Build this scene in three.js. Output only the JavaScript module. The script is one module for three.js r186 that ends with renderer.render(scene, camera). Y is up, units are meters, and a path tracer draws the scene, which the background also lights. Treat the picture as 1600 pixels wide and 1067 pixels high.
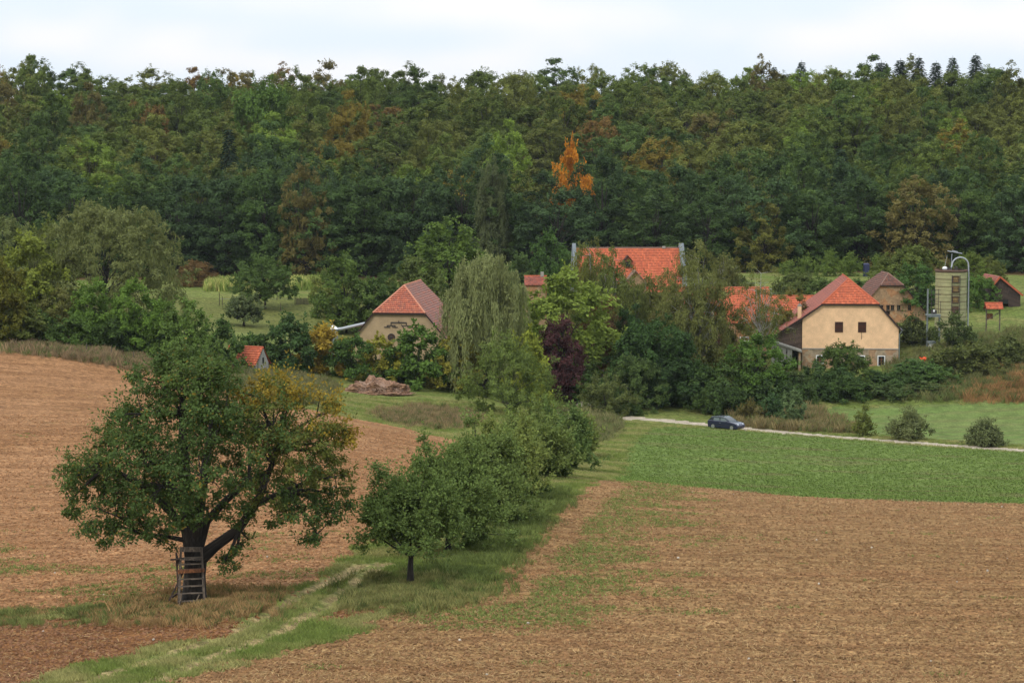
import * as THREE from 'three';
import { mergeGeometries } from 'three/addons/utils/BufferGeometryUtils.js';
import { createNoise2D, createNoise3D } from 'simplex-noise';

// ---------------------------------------------------------------- camera, sky, sun, exposure
const scene = new THREE.Scene();
const renderer = new THREE.WebGLRenderer({ antialias: true });
renderer.toneMapping = THREE.LinearToneMapping;
renderer.toneMappingExposure = 1.0;
renderer.shadowMap.enabled = true;
const camera = new THREE.PerspectiveCamera(17.34, 1024 / 682, 1, 6000);
camera.position.set(0, 34, 0);
camera.rotation.x = -Math.atan((533.5 - 235) / 3500);

function rngOf(seed) { let s = seed | 0; return () => { s = (s + 0x6d2b79f5) | 0; let t = Math.imul(s ^ (s >>> 15), 1 | s); t = (t + Math.imul(t ^ (t >>> 7), 61 | t)) ^ t; return ((t ^ (t >>> 14)) >>> 0) / 4294967296; }; }
const n2 = createNoise2D(rngOf(11)), n3 = createNoise3D(rngOf(12));
const fbm2 = (x, y, o = 4) => { let s = 0, a = 0.5; for (let i = 0; i < o; i++, a *= 0.5, x *= 2.03, y *= 2.03) s += a * n2(x + i * 17.1, y - i * 9.7); return s; };
const clamp = THREE.MathUtils.clamp, lerp = THREE.MathUtils.lerp, smooth = THREE.MathUtils.smoothstep, RAD = Math.PI / 180;

{ // thin bright overcast: pale blue gaps between white cloud, all the way round
  const W = 1024, Hh = 512, data = new Float32Array(W * Hh * 4);
  for (let j = 0; j < Hh; j++) {
    const el = ((j + 0.5) / Hh - 0.5) * Math.PI, y = Math.sin(el), c = Math.cos(el);
    for (let i = 0; i < W; i++) {
      const az = ((i + 0.5) / W - 0.5) * 2 * Math.PI, x = c * Math.cos(az), z = c * Math.sin(az);
      const u = Math.max(y, -0.02) + 0.12;
      let s = 0, a = 0.5, fx = x / u * 0.9, fz = z / u * 0.9;
      for (let o = 0; o < 5; o++, a *= 0.55, fx *= 2.1, fz *= 2.1) s += a * n3(fx, fz, o * 3.7);
      const cloud = smooth(s, -0.25, 0.55), k = (j * W + i) * 4, lift = 1 + 1.0 * Math.max(0, y);
      data[k] = lerp(0.80, 0.97, cloud) * lift; data[k + 1] = lerp(0.89, 0.965, cloud) * lift; data[k + 2] = lerp(0.985, 0.98, cloud) * lift; data[k + 3] = 1;
    }
  }
  const t = new THREE.DataTexture(data, W, Hh, THREE.RGBAFormat, THREE.FloatType);
  t.mapping = THREE.EquirectangularReflectionMapping; t.magFilter = THREE.LinearFilter; t.wrapS = THREE.RepeatWrapping; t.needsUpdate = true;
  scene.background = t; scene.environment = t;
}
const sun = new THREE.DirectionalLight(new THREE.Color(1, 0.95, 0.87), 1.5);
sun.position.set(-150, 260, 20); sun.target.position.set(0, 5, -200); sun.castShadow = true; sun.shadow.radius = 20;
sun.shadow.camera.left = sun.shadow.camera.bottom = -420; sun.shadow.camera.right = sun.shadow.camera.top = 420; sun.shadow.camera.far = 1500; sun.shadow.mapSize.set(4096, 4096);
scene.add(sun, sun.target);
scene.fog = new THREE.FogExp2(new THREE.Color(0.78, 0.86, 0.95), 0.00004);


// ---------------------------------------------------------------- helpers
const V = (x, y, z) => new THREE.Vector3(x, y, z);
const lin = (r, g, b) => new THREE.Color().setRGB(r, g, b);
const taken = new Map();
function numbered(n) { const k = taken.get(n) ?? 0; taken.set(n, k + 1); return k ? n + '_' + String(k).padStart(3, '0') : n; }
function tag(o, label, category, group, kind) { o.userData.label = label; o.userData.category = category; if (group) o.userData.group = group; if (kind) o.userData.kind = kind; return o; }
function thing(name, label, category, [x, y, z], turn = 0, group) {
  const o = new THREE.Group(); o.name = numbered(name); o.position.set(x, y, z); o.rotation.y = turn; scene.add(o);
  return tag(o, label, category, group);
}
function part(name, geo, mat, parent) {
  if (Array.isArray(geo)) geo = geo.length === 1 ? geo[0] : mergeGeometries(geo.map(plain));
  const m = new THREE.Mesh(geo, mat); m.name = parent ? name : numbered(name); m.castShadow = m.receiveShadow = true; (parent ?? scene).add(m); return m;
}
function plain(g) { const q = g.index ? g.toNonIndexed() : g; for (const k of Object.keys(q.attributes)) if (!['position', 'normal', 'uv'].includes(k)) q.deleteAttribute(k); return q; }
function structure(name, geo, mat, label) { const m = part(name, geo, mat); m.userData.kind = 'structure'; if (label) m.userData.label = label; return m; }
function metreUV(g) { // uv in metres from position, by the way each face points
  if (g.index) g = g.toNonIndexed();
  const p = g.attributes.position, n = g.attributes.normal, uv = new Float32Array(p.count * 2);
  for (let i = 0; i < p.count; i++) {
    const ax = Math.abs(n.getX(i)), ay = Math.abs(n.getY(i)), az = Math.abs(n.getZ(i));
    const [a, b] = ay > ax && ay > az ? [p.getX(i), p.getZ(i)] : ax > az ? [p.getZ(i), p.getY(i)] : [p.getX(i), p.getY(i)];
    uv[i * 2] = a; uv[i * 2 + 1] = b;
  }
  g.setAttribute('uv', new THREE.BufferAttribute(uv, 2)); return g;
}
function box(w, h, d, x, y, z, ry = 0, rx = 0, rz = 0) {
  const g = metreUV(new THREE.BoxGeometry(w, h, d));
  if (rx || ry || rz) g.applyMatrix4(new THREE.Matrix4().makeRotationFromEuler(new THREE.Euler(rx, ry, rz)));
  return g.translate(x, y, z);
}
function bar(a, b, w, d = w) { // square bar between two points
  const A = V(...a), B = V(...b), L = A.distanceTo(B), g = metreUV(new THREE.BoxGeometry(w, L, d));
  g.applyQuaternion(new THREE.Quaternion().setFromUnitVectors(V(0, 1, 0), B.clone().sub(A).normalize()));
  return g.translate((a[0] + b[0]) / 2, (a[1] + b[1]) / 2, (a[2] + b[2]) / 2);
}
function rod(a, b, r0, r1 = r0, n = 8) {
  const A = V(...a), B = V(...b), L = A.distanceTo(B), g = new THREE.CylinderGeometry(r1, r0, L, n);
  g.applyQuaternion(new THREE.Quaternion().setFromUnitVectors(V(0, 1, 0), B.clone().sub(A).normalize()));
  return g.translate((a[0] + b[0]) / 2, (a[1] + b[1]) / 2, (a[2] + b[2]) / 2);
}
function slab(pts, z0, z1, holes = []) { // upright polygon in x,y given thickness from z0 back to z1
  const s = new THREE.Shape(pts.map((p) => new THREE.Vector2(...p)));
  for (const h of holes) s.holes.push(new THREE.Path(h.map((p) => new THREE.Vector2(...p))));
  return metreUV(new THREE.ExtrudeGeometry(s, { depth: z0 - z1, bevelEnabled: false }).translate(0, 0, z1));
}
const rect = (x, y, w, h) => [[x, y], [x + w, y], [x + w, y + h], [x, y + h]];
function tube(pts, radii, sides = 7, cap = false) { // tapered limb through points
  const P = pts.map((p) => V(...p)), pos = [], idx = [], nor = [];
  let ref = V(0.3, 0.1, 1).normalize();
  for (let i = 0; i < P.length; i++) {
    const t = P[Math.min(i + 1, P.length - 1)].clone().sub(P[Math.max(i - 1, 0)]).normalize();
    const u = ref.clone().addScaledVector(t, -ref.dot(t)).normalize(), w = t.clone().cross(u); ref = u;
    for (let k = 0; k < sides; k++) {
      const a = k / sides * 2 * Math.PI, d = u.clone().multiplyScalar(Math.cos(a)).addScaledVector(w, Math.sin(a));
      pos.push(...P[i].clone().addScaledVector(d, radii[i]).toArray()); nor.push(...d.toArray());
    }
  }
  for (let i = 0; i + 1 < P.length; i++) for (let k = 0; k < sides; k++) {
    const a = i * sides + k, b = i * sides + (k + 1) % sides; idx.push(a, b, a + sides, b, b + sides, a + sides);
  }
  const g = new THREE.BufferGeometry();
  g.setAttribute('position', new THREE.Float32BufferAttribute(pos, 3)); g.setAttribute('normal', new THREE.Float32BufferAttribute(nor, 3));
  g.setAttribute('uv', new THREE.Float32BufferAttribute(new Float32Array(pos.length / 3 * 2), 2)); g.setIndex(idx);
  const uv = g.attributes.uv; for (let i = 0; i < uv.count; i++) uv.setXY(i, (i % sides) / sides * 2, g.attributes.position.getY(i));
  return g;
}

// ---------------------------------------------------------------- computed textures
const hash = (x, y, s) => { let h = Math.imul(x, 374761393) + Math.imul(y, 668265263) + Math.imul(s, 2147483647 ^ 0x5bd1e995); h = Math.imul(h ^ (h >>> 13), 1274126177); return ((h ^ (h >>> 16)) >>> 0) / 4294967296; };
function tileNoise(x, y, per, s) { // value noise that repeats every per cells
  const ix = Math.floor(x), iy = Math.floor(y), fx = x - ix, fy = y - iy, u = fx * fx * (3 - 2 * fx), v = fy * fy * (3 - 2 * fy), m = (a) => ((a % per) + per) % per;
  return lerp(lerp(hash(m(ix), m(iy), s), hash(m(ix + 1), m(iy), s), u), lerp(hash(m(ix), m(iy + 1), s), hash(m(ix + 1), m(iy + 1), s), u), v);
}
function tileFbm(u, v, per, s, o = 4) { let t = 0, a = 0.5, q = 0; for (let i = 0; i < o; i++, per *= 2, a *= 0.55) { t += a * tileNoise(u * per, v * per, per, s + i); q += a; } return t / q; }
function texture(size, metres, fn, srgb = true) { // fn(u, v, x, y) -> [r, g, b] 0..1
  const d = new Uint8Array(size * size * 4);
  for (let y = 0; y < size; y++) for (let x = 0; x < size; x++) { const c = fn(x / size, y / size, x, y), k = (y * size + x) * 4; d[k] = clamp(c[0], 0, 1) * 255; d[k + 1] = clamp(c[1], 0, 1) * 255; d[k + 2] = clamp(c[2], 0, 1) * 255; d[k + 3] = 255; }
  const t = new THREE.DataTexture(d, size, size); t.magFilter = THREE.LinearFilter; t.minFilter = THREE.LinearMipmapLinearFilter; t.wrapS = t.wrapT = THREE.RepeatWrapping;
  if (srgb) t.colorSpace = THREE.SRGBColorSpace; t.repeat.set(1 / metres, 1 / metres); t.needsUpdate = true; return t;
}
function stroked(size, metres, base, strokes) { // base texture with short straw or blade strokes drawn over, wrapping at the edges
  const t = texture(size, metres, base), d = t.image.data;
  for (const s of strokes) {
    const r = rngOf(s.seed);
    for (let i = 0; i < s.n; i++) {
      const x = r() * size, y = r() * size, a = s.angle + (r() - 0.5) * s.spread, L = s.len * (0.4 + r()), c = s.colors[Math.floor(r() * s.colors.length)], k0 = 0.75 + 0.5 * r();
      for (let q = 0; q < L; q++) {
        const px = ((Math.round(x + Math.cos(a) * q) % size) + size) % size, py = ((Math.round(y + Math.sin(a) * q) % size) + size) % size, k = (py * size + px) * 4;
        for (let j = 0; j < 3; j++) d[k + j] = clamp(lerp(d[k + j], c[j] * 255 * k0, s.mix), 0, 255);
      }
    }
  }
  return t;
}
const grey = (v) => [v, v, v];
const soilTex = stroked(1024, 7, (u, v) => { const a = tileFbm(u, v, 24, 1, 5), b = tileFbm(u, v, 96, 9, 3); return [0.60 + 0.42 * (a - 0.5) + 0.5 * (b - 0.5), 0.56 + 0.42 * (a - 0.5) + 0.5 * (b - 0.5), 0.53 + 0.4 * (a - 0.5) + 0.48 * (b - 0.5)]; },
  [{ seed: 3, n: 9000, len: 16, angle: 0.1, spread: 2.4, mix: 0.65, colors: [[0.78, 0.72, 0.62], [0.85, 0.78, 0.66], [0.7, 0.6, 0.5]] }, { seed: 4, n: 5000, len: 9, angle: 0, spread: 6, mix: 0.6, colors: [[0.35, 0.3, 0.28], [0.42, 0.35, 0.3]] }]);
const grassTex = stroked(1024, 6, (u, v) => { const a = tileFbm(u, v, 16, 21, 5), b = tileFbm(u, v, 128, 29, 2), k = 0.62 + 0.45 * (a - 0.5) + 0.4 * (b - 0.5); return [k, k, k * 0.95]; },
  [{ seed: 5, n: 16000, len: 12, angle: 1.57, spread: 2, mix: 0.5, colors: [[0.5, 0.62, 0.45], [0.75, 0.8, 0.6], [0.4, 0.5, 0.4], [0.85, 0.78, 0.55]] }]);
const fieldTex = texture(512, 9, (u, v) => { const k = 0.62 + 0.2 * (tileFbm(u, v, 8, 31, 4) - 0.5) + 0.3 * (tileFbm(u, v, 96, 37, 2) - 0.5); return [k, k, k * 0.97]; });
const gravelTex = texture(512, 3, (u, v) => grey(0.62 + 0.5 * (tileFbm(u, v, 64, 41, 3) - 0.5) + 0.3 * (tileFbm(u, v, 6, 45, 3) - 0.5)));
const plasterTex = texture(512, 4, (u, v) => grey(0.92 + 0.16 * (tileFbm(u, v, 5, 51, 5) - 0.5) + 0.1 * (tileFbm(u, v, 64, 58, 2) - 0.5)));
const oldPlasterTex = texture(512, 6, (u, v) => { const a = tileFbm(u, v, 6, 61, 5), b = tileFbm(u * 1, v, 24, 67, 3), k = 0.8 + 0.4 * (a - 0.5) + 0.25 * (b - 0.5); return a > 0.58 ? [k * 0.96, k * 0.84, k * 0.74] : [k, k * 0.97, k * 0.92]; });
const woodTex = texture(512, 2, (u, v) => { const a = tileNoise(u * 96, v * 4, 96, 71), b = tileFbm(u, v, 8, 75, 3), k = 0.6 + 0.4 * (a - 0.5) + 0.4 * (b - 0.5); return [k, k * 0.98, k * 0.95]; });
const barkTex = texture(512, 2, (u, v) => grey(0.55 + 0.6 * (tileFbm(u, v * 0.5, 16, 81, 4) - 0.5) + 0.3 * (tileNoise(u * 32, v * 4, 32, 88) - 0.5)));
const birchTex = texture(256, 2, (u, v) => { const m = tileNoise(u * 8, v * 24, 24, 91); return grey(m > 0.74 ? 0.18 : 0.8 + 0.2 * (tileFbm(u, v, 8, 95, 3) - 0.5)); });
const tileTex = (cols, s) => texture(512, 1, (u, v) => { // 16 x 16 roof tiles, each its own firing; a rolled pan profile is in the bump
  const i = Math.floor(u * 16), j = Math.floor(v * 16), h = hash(i, j, s), c = cols[Math.floor(h * cols.length)], k = 0.93 + 0.14 * hash(i, j, s + 5) + 0.16 * (tileFbm(u, v, 32, s + 7, 2) - 0.5);
  return [c[0] * k, c[1] * k, c[2] * k];
});
const tileBump = texture(512, 1, (u) => { const f = (u * 16) % 1; return grey(f < 0.28 ? Math.sin(f / 0.28 * Math.PI) : 0.12 * (1 - Math.cos((f - 0.28) / 0.72 * 2 * Math.PI))); }, false);

const earth = (o) => new THREE.MeshPhysicalMaterial({ roughness: 1, specularIntensity: 0.15, ...o });
const std = (o) => new THREE.MeshStandardMaterial({ roughness: 0.95, ...o });
const M = {
  plasterYellow: std({ map: plasterTex, color: lin(0.93, 0.6, 0.34), bumpMap: plasterTex, bumpScale: 0.01 }),
  plasterOchre: std({ map: plasterTex, color: lin(0.46, 0.33, 0.19) }),
  plasterOld: std({ map: oldPlasterTex, color: lin(0.52, 0.36, 0.22) }),
  stoneBase: std({ map: oldPlasterTex, color: lin(0.52, 0.43, 0.31) }),
  concrete: std({ map: plasterTex, color: lin(0.36, 0.34, 0.29) }),
  greySlate: std({ map: plasterTex, color: lin(0.2, 0.225, 0.24) }),
  silo: std({ map: plasterTex, color: lin(0.36, 0.35, 0.17) }),
  boards: std({ map: woodTex, color: lin(0.24, 0.17, 0.13) }),
  boardsDark: std({ map: woodTex, color: lin(0.13, 0.09, 0.075) }),
  greyWood: std({ map: woodTex, color: lin(0.28, 0.225, 0.18) }),
  brownWood: std({ map: woodTex, color: lin(0.42, 0.17, 0.07) }),
  shutter: std({ map: woodTex, color: lin(0.13, 0.045, 0.025) }),
  darkTimber: std({ color: lin(0.035, 0.02, 0.016) }),
  ironDark: std({ color: lin(0.04, 0.032, 0.028), roughness: 0.7 }),
  rust: std({ map: oldPlasterTex, color: lin(0.16, 0.1, 0.07) }),
  galv: std({ color: lin(0.36, 0.38, 0.4), metalness: 0.4, roughness: 0.6 }),
  white: std({ color: lin(0.72, 0.72, 0.7), roughness: 0.7 }),
  greyPaint: std({ map: plasterTex, color: lin(0.2, 0.23, 0.22), roughness: 0.7 }),
  dark: std({ color: lin(0.012, 0.012, 0.014), roughness: 0.6 }),
  glass: std({ color: lin(0.02, 0.022, 0.025), roughness: 0.12 }),
  navy: std({ color: lin(0.012, 0.016, 0.06), roughness: 0.6 }),
  orange: std({ color: lin(0.75, 0.1, 0.02), roughness: 0.7 }),
  hatch: std({ map: woodTex, color: lin(0.55, 0.38, 0.14) }),
  ridgeRed: std({ map: plasterTex, color: lin(0.5, 0.12, 0.055) }),
  ridgePale: std({ map: plasterTex, color: lin(0.62, 0.26, 0.16) }),
  ridgeOld: std({ map: plasterTex, color: lin(0.26, 0.15, 0.11) }),
  bark: std({ map: barkTex, color: lin(0.11, 0.085, 0.065), bumpMap: barkTex, bumpScale: 0.03 }),
  birchBark: std({ map: birchTex, color: lin(0.62, 0.6, 0.54) }),
  heap: std({ map: soilTex, color: lin(0.62, 0.4, 0.27) }),
};
const roofRows = { red: [[0.74, 0.385, 0.25], [0.71, 0.365, 0.235], [0.76, 0.41, 0.27], [0.67, 0.35, 0.24]], mixed: [[0.6, 0.33, 0.26], [0.56, 0.31, 0.25], [0.63, 0.36, 0.28], [0.53, 0.32, 0.27]], faded: [[0.68, 0.38, 0.28], [0.64, 0.36, 0.27], [0.7, 0.42, 0.31], [0.6, 0.36, 0.29]], grey: [[0.56, 0.4, 0.35], [0.6, 0.38, 0.31], [0.53, 0.41, 0.37], [0.63, 0.38, 0.3]], old: [[0.45, 0.29, 0.23], [0.41, 0.28, 0.23], [0.48, 0.31, 0.24], [0.38, 0.28, 0.24]] };
const roofMat = Object.fromEntries(Object.entries(roofRows).map(([k, c], i) => { const b = tileBump.clone(); return [k, std({ map: tileTex(c, 200 + i * 20), color: lin(1, 1, 1), bumpMap: b, bumpScale: 0.05, roughness: 0.85 })]; }));
// ---------------------------------------------------------------- terrain: a smooth sheet through measured points (x, y, z)
const CTRL = [
  [-17.66, 15.7, -76], [-8.72, 15.94, -75], [0, 15.94, -75], [8.83, 15.7, -76], [18.13, 15.21, -78],
  [-22.72, 13.34, -98], [-14.19, 14.06, -98], [-5.26, 14.1, -101], [6.08, 13.87, -105], [25, 13.3, -108],
  [-34.59, 11.81, -150], [-20.9, 12.13, -145], [-8.08, 12.07, -140], [6.18, 9.59, -165], [21.16, 8.7, -163], [37.39, 8.39, -162],
  [-44.85, 11.38, -195], [-27.32, 11.41, -190], [-13.12, 10.58, -190], [-5.24, 9.46, -182], [3.83, 7, -190], [10.32, 4.64, -224],
  [-56.22, 12.08, -245], [-47.41, 11.42, -243], [-39.27, 10.18, -240], [-22.94, 8.21, -228], [-15.46, 7.04, -224], [-5.16, 5.09, -224],
  [24.87, 1.68, -258], [14.64, 1.9, -268], [38.94, 2.18, -246], [53.67, 2.72, -233], [39.05, 1.66, -283], [64.84, 2.26, -282],
  [7.04, 2.29, -272], [-15.06, 4.97, -262], [-7.59, 4.75, -264], [-32.17, 7.51, -270], [-23.69, 6.07, -275],
  [-14.98, 5.8, -290], [-60.77, 12.43, -265], [-68.73, 13.03, -300], [-33.1, 7.61, -330], [-46.38, 9.66, -360], [-32.83, 10.58, -370], [-39.55, 10.92, -395],
  [0, 4.79, -296], [13.13, 4.78, -305], [45.52, 4.34, -305], [38.29, 2.97, -293], [60.84, 6.99, -312], [75.19, 8.71, -328], [80.16, 11.04, -350],
  [57.6, 8.18, -335], [17.79, 8.89, -345], [37.55, 11.87, -375], [39.54, 12.39, -395], [78.09, 12.33, -390], [-86.98, 11.25, -380], [0, 11.21, -390], [65.44, 5.26, -300],
  [-143.71, 11, -420], [-95.8, 11, -420], [-47.9, 11, -420], [0, 11, -420], [47.9, 11.5, -420], [95.8, 12, -420], [143.71, 12, -420],
  [-171.08, 24, -500], [-57.03, 24, -500], [57.03, 25, -500], [171.08, 26, -500],
  [-218.98, 41, -640], [-72.99, 41, -640], [0, 40, -640], [72.99, 41, -640], [218.98, 42, -640],
  [-307.94, 44, -900], [0, 44, -900], [307.94, 45, -900],
  [-27.37, 19, -60], [0, 18.5, -50], [27.37, 19, -60], [0, 22, -5], [-59.88, 12.2, -150], [65.86, 8.5, -165], [-76.84, 12, -245], [83.83, 3, -245], [-100.37, 10, -320],[109.49, 7, -320]
];

const TPS = (() => {
  const n = CTRL.length, N = n + 3, A = [], U = (r2) => (r2 > 1e-12 ? r2 * Math.log(r2) : 0), X = CTRL.map((c) => [c[0] / 100, c[2] / 100]);
  for (let i = 0; i < N; i++) A.push(new Float64Array(N + 1));
  for (let i = 0; i < n; i++) {
    for (let j = 0; j < n; j++) A[i][j] = U((X[i][0] - X[j][0]) ** 2 + (X[i][1] - X[j][1]) ** 2) + (i === j ? 0.002 : 0);
    A[i][n] = A[n][i] = 1; A[i][n + 1] = A[n + 1][i] = X[i][0]; A[i][n + 2] = A[n + 2][i] = X[i][1]; A[i][N] = CTRL[i][1];
  }
  for (let c = 0; c < N; c++) {
    let p = c; for (let r = c + 1; r < N; r++) if (Math.abs(A[r][c]) > Math.abs(A[p][c])) p = r;
    [A[c], A[p]] = [A[p], A[c]];
    for (let r = 0; r < N; r++) if (r !== c && A[r][c]) { const k = A[r][c] / A[c][c]; for (let q = c; q <= N; q++) A[r][q] -= k * A[c][q]; }
  }
  return { X, w: A.map((row, i) => row[N] / row[i]), n };
})();
function height(x, z) {
  const { X, w, n } = TPS, a = clamp(x, -420, 420) / 100, b = clamp(z, -1000, 40) / 100;
  let s = w[n] + w[n + 1] * a + w[n + 2] * b;
  for (let i = 0; i < n; i++) { const r2 = (X[i][0] - a) ** 2 + (X[i][1] - b) ** 2; if (r2 > 1e-12) s += w[i] * r2 * Math.log(r2); }
  return s;
}
const inside = (P, x, z) => { let c = false; for (let i = 0, j = P.length - 1; i < P.length; j = i++) if ((P[i][1] > z) !== (P[j][1] > z) && x < (P[j][0] - P[i][0]) * (z - P[i][1]) / (P[j][1] - P[i][1]) + P[i][0]) c = !c; return c; };
const lineDist = (P, x, z) => { let m = 1e9; for (let i = 0; i + 1 < P.length; i++) { const dx = P[i + 1][0] - P[i][0], dz = P[i + 1][1] - P[i][1], t = clamp(((x - P[i][0]) * dx + (z - P[i][1]) * dz) / (dx * dx + dz * dz), 0, 1); m = Math.min(m, Math.hypot(x - P[i][0] - t * dx, z - P[i][1] - t * dz)); } return m; };
function bounded(P) { let a = 1e9, b = -1e9, c = 1e9, d = -1e9; for (const [x, z] of P) { a = Math.min(a, x); b = Math.max(b, x); c = Math.min(c, z); d = Math.max(d, z); } return { P, has: (x, z) => x > a && x < b && z > c && z < d && inside(P, x, z), box: [a, b, c, d] }; }
const LAND = {
  left: bounded([[-81.04, -250.06], [-56.07, -244.32], [-48.81, -243.02], [-41.8, -242.7], [-38.29, -238.12], [-31.71, -234.89], [-24.12, -226.83], [-17.75, -222.85], [-10.37, -225.2], [-3.84, -205.04], [-3.56, -190.38], [-4.59, -159.2], [-6.16, -133.41], [-8.1, -115.31], [-9.47, -102.19], [-10.73, -98.8], [-13.49, -99.15], [-17.02, -97.93], [-19.88, -98.04], [-22.82, -98.42], [-31.35, -95.7]]),
  nearLeft: bounded([[-30.4, -92.79], [-22.35, -96.38], [-18.54, -95.51], [-12.92, -94.9], [-10.69, -93.37], [-11.18, -89.65], [-12.82, -86.65], [-15.42, -81.73], [-16.3, -75.84], [-16.28, -70.01], [-18.97, -57.65]]),
  soilPatch: bounded([[-8.56, -91.71], [-7.62, -93.97], [-4.98, -95.58], [-4.25, -94.67], [-6.43, -92.51], [-7.85, -90.3]]),
  right: bounded([[-12.21, -72.43], [-11.35, -78.17], [-8.92, -83.1], [-6.55, -86.86], [-5.23, -92.62], [-4.25, -94.67], [-1.55, -97.4], [6.21, -163.29], [9.91, -171.82], [20.99, -161.7], [36.95, -160.08], [55.93, -155.05], [20.74, -56.99], [-10.39, -61.55]]),
  crop: bounded([[16.64, -255.91], [12.44, -227.5], [8.64, -181.77], [7.13, -164.83], [9.91, -171.82], [20.99, -161.7], [36.95, -160.08], [55.93, -155.05], [70.4, -195.42], [52.64, -228.48], [38.29, -241.83], [29.28, -254.41], [23.26, -260.83]]),
  light: bounded([[37.6, -281.28], [48.67, -282.18], [64.83, -281.94], [91.82, -277.86], [70.88, -213.98], [55.07, -239.11], [46.38, -247.92], [40.47, -255.71], [38.86, -270.19]]),
  drySlope: bounded([[57.14, -284.01], [62.06, -294.03], [69.49, -302.74], [93.26, -309.66], [84.46, -279.93], [64.98, -282.64]]),
};
const ROAD = [[5.13, -247.7], [7.38, -256.45], [10.67, -265.04], [14.65, -268.11], [19.92, -266.38], [23.57, -264.28], [29.79, -258.86], [38.96, -246.11], [53.46, -232.08], [68.73, -207.44]];
const RUTS = [[[-7.46, -109.71], [-8.41, -103.81], [-9.37, -99.58], [-10.13, -94.98], [-11.18, -89.65], [-12.56, -84.9], [-14.23, -79.01], [-15.02, -72.78]], [[-6.36, -110.04], [-7.72, -98.75], [-8.52, -93.39], [-9.32, -89.33], [-10.27, -85.34], [-11.44, -82.13], [-12.44, -74.47]]];
function land(x, z) { // which ground a spot belongs to
  const w = 0.35 * n2(x * 0.9, z * 0.9) + 0.5 * n2(x * 0.23, z * 0.23) + 0.22 * n2(x * 3.1, z * 3.1), X = x + w, Z = z + w * 1.3;
  if (z > -290 && z < -225 && lineDist(ROAD, x, z) < 1.75 + 0.2 * n2(x * 0.7, z * 0.7)) return 'road';
  if (z < -398 - 3 * n2(x * 0.05, 0)) return 'forest';
  for (const k of ['soilPatch', 'nearLeft', 'left', 'right', 'crop', 'light', 'drySlope']) if (LAND[k].has(X, Z)) return k === 'soilPatch' ? 'nearLeft' : k;
  return 'meadow';
}
const mixc = (a, b, t) => [lerp(a[0], b[0], t), lerp(a[1], b[1], t), lerp(a[2], b[2], t)];
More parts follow.
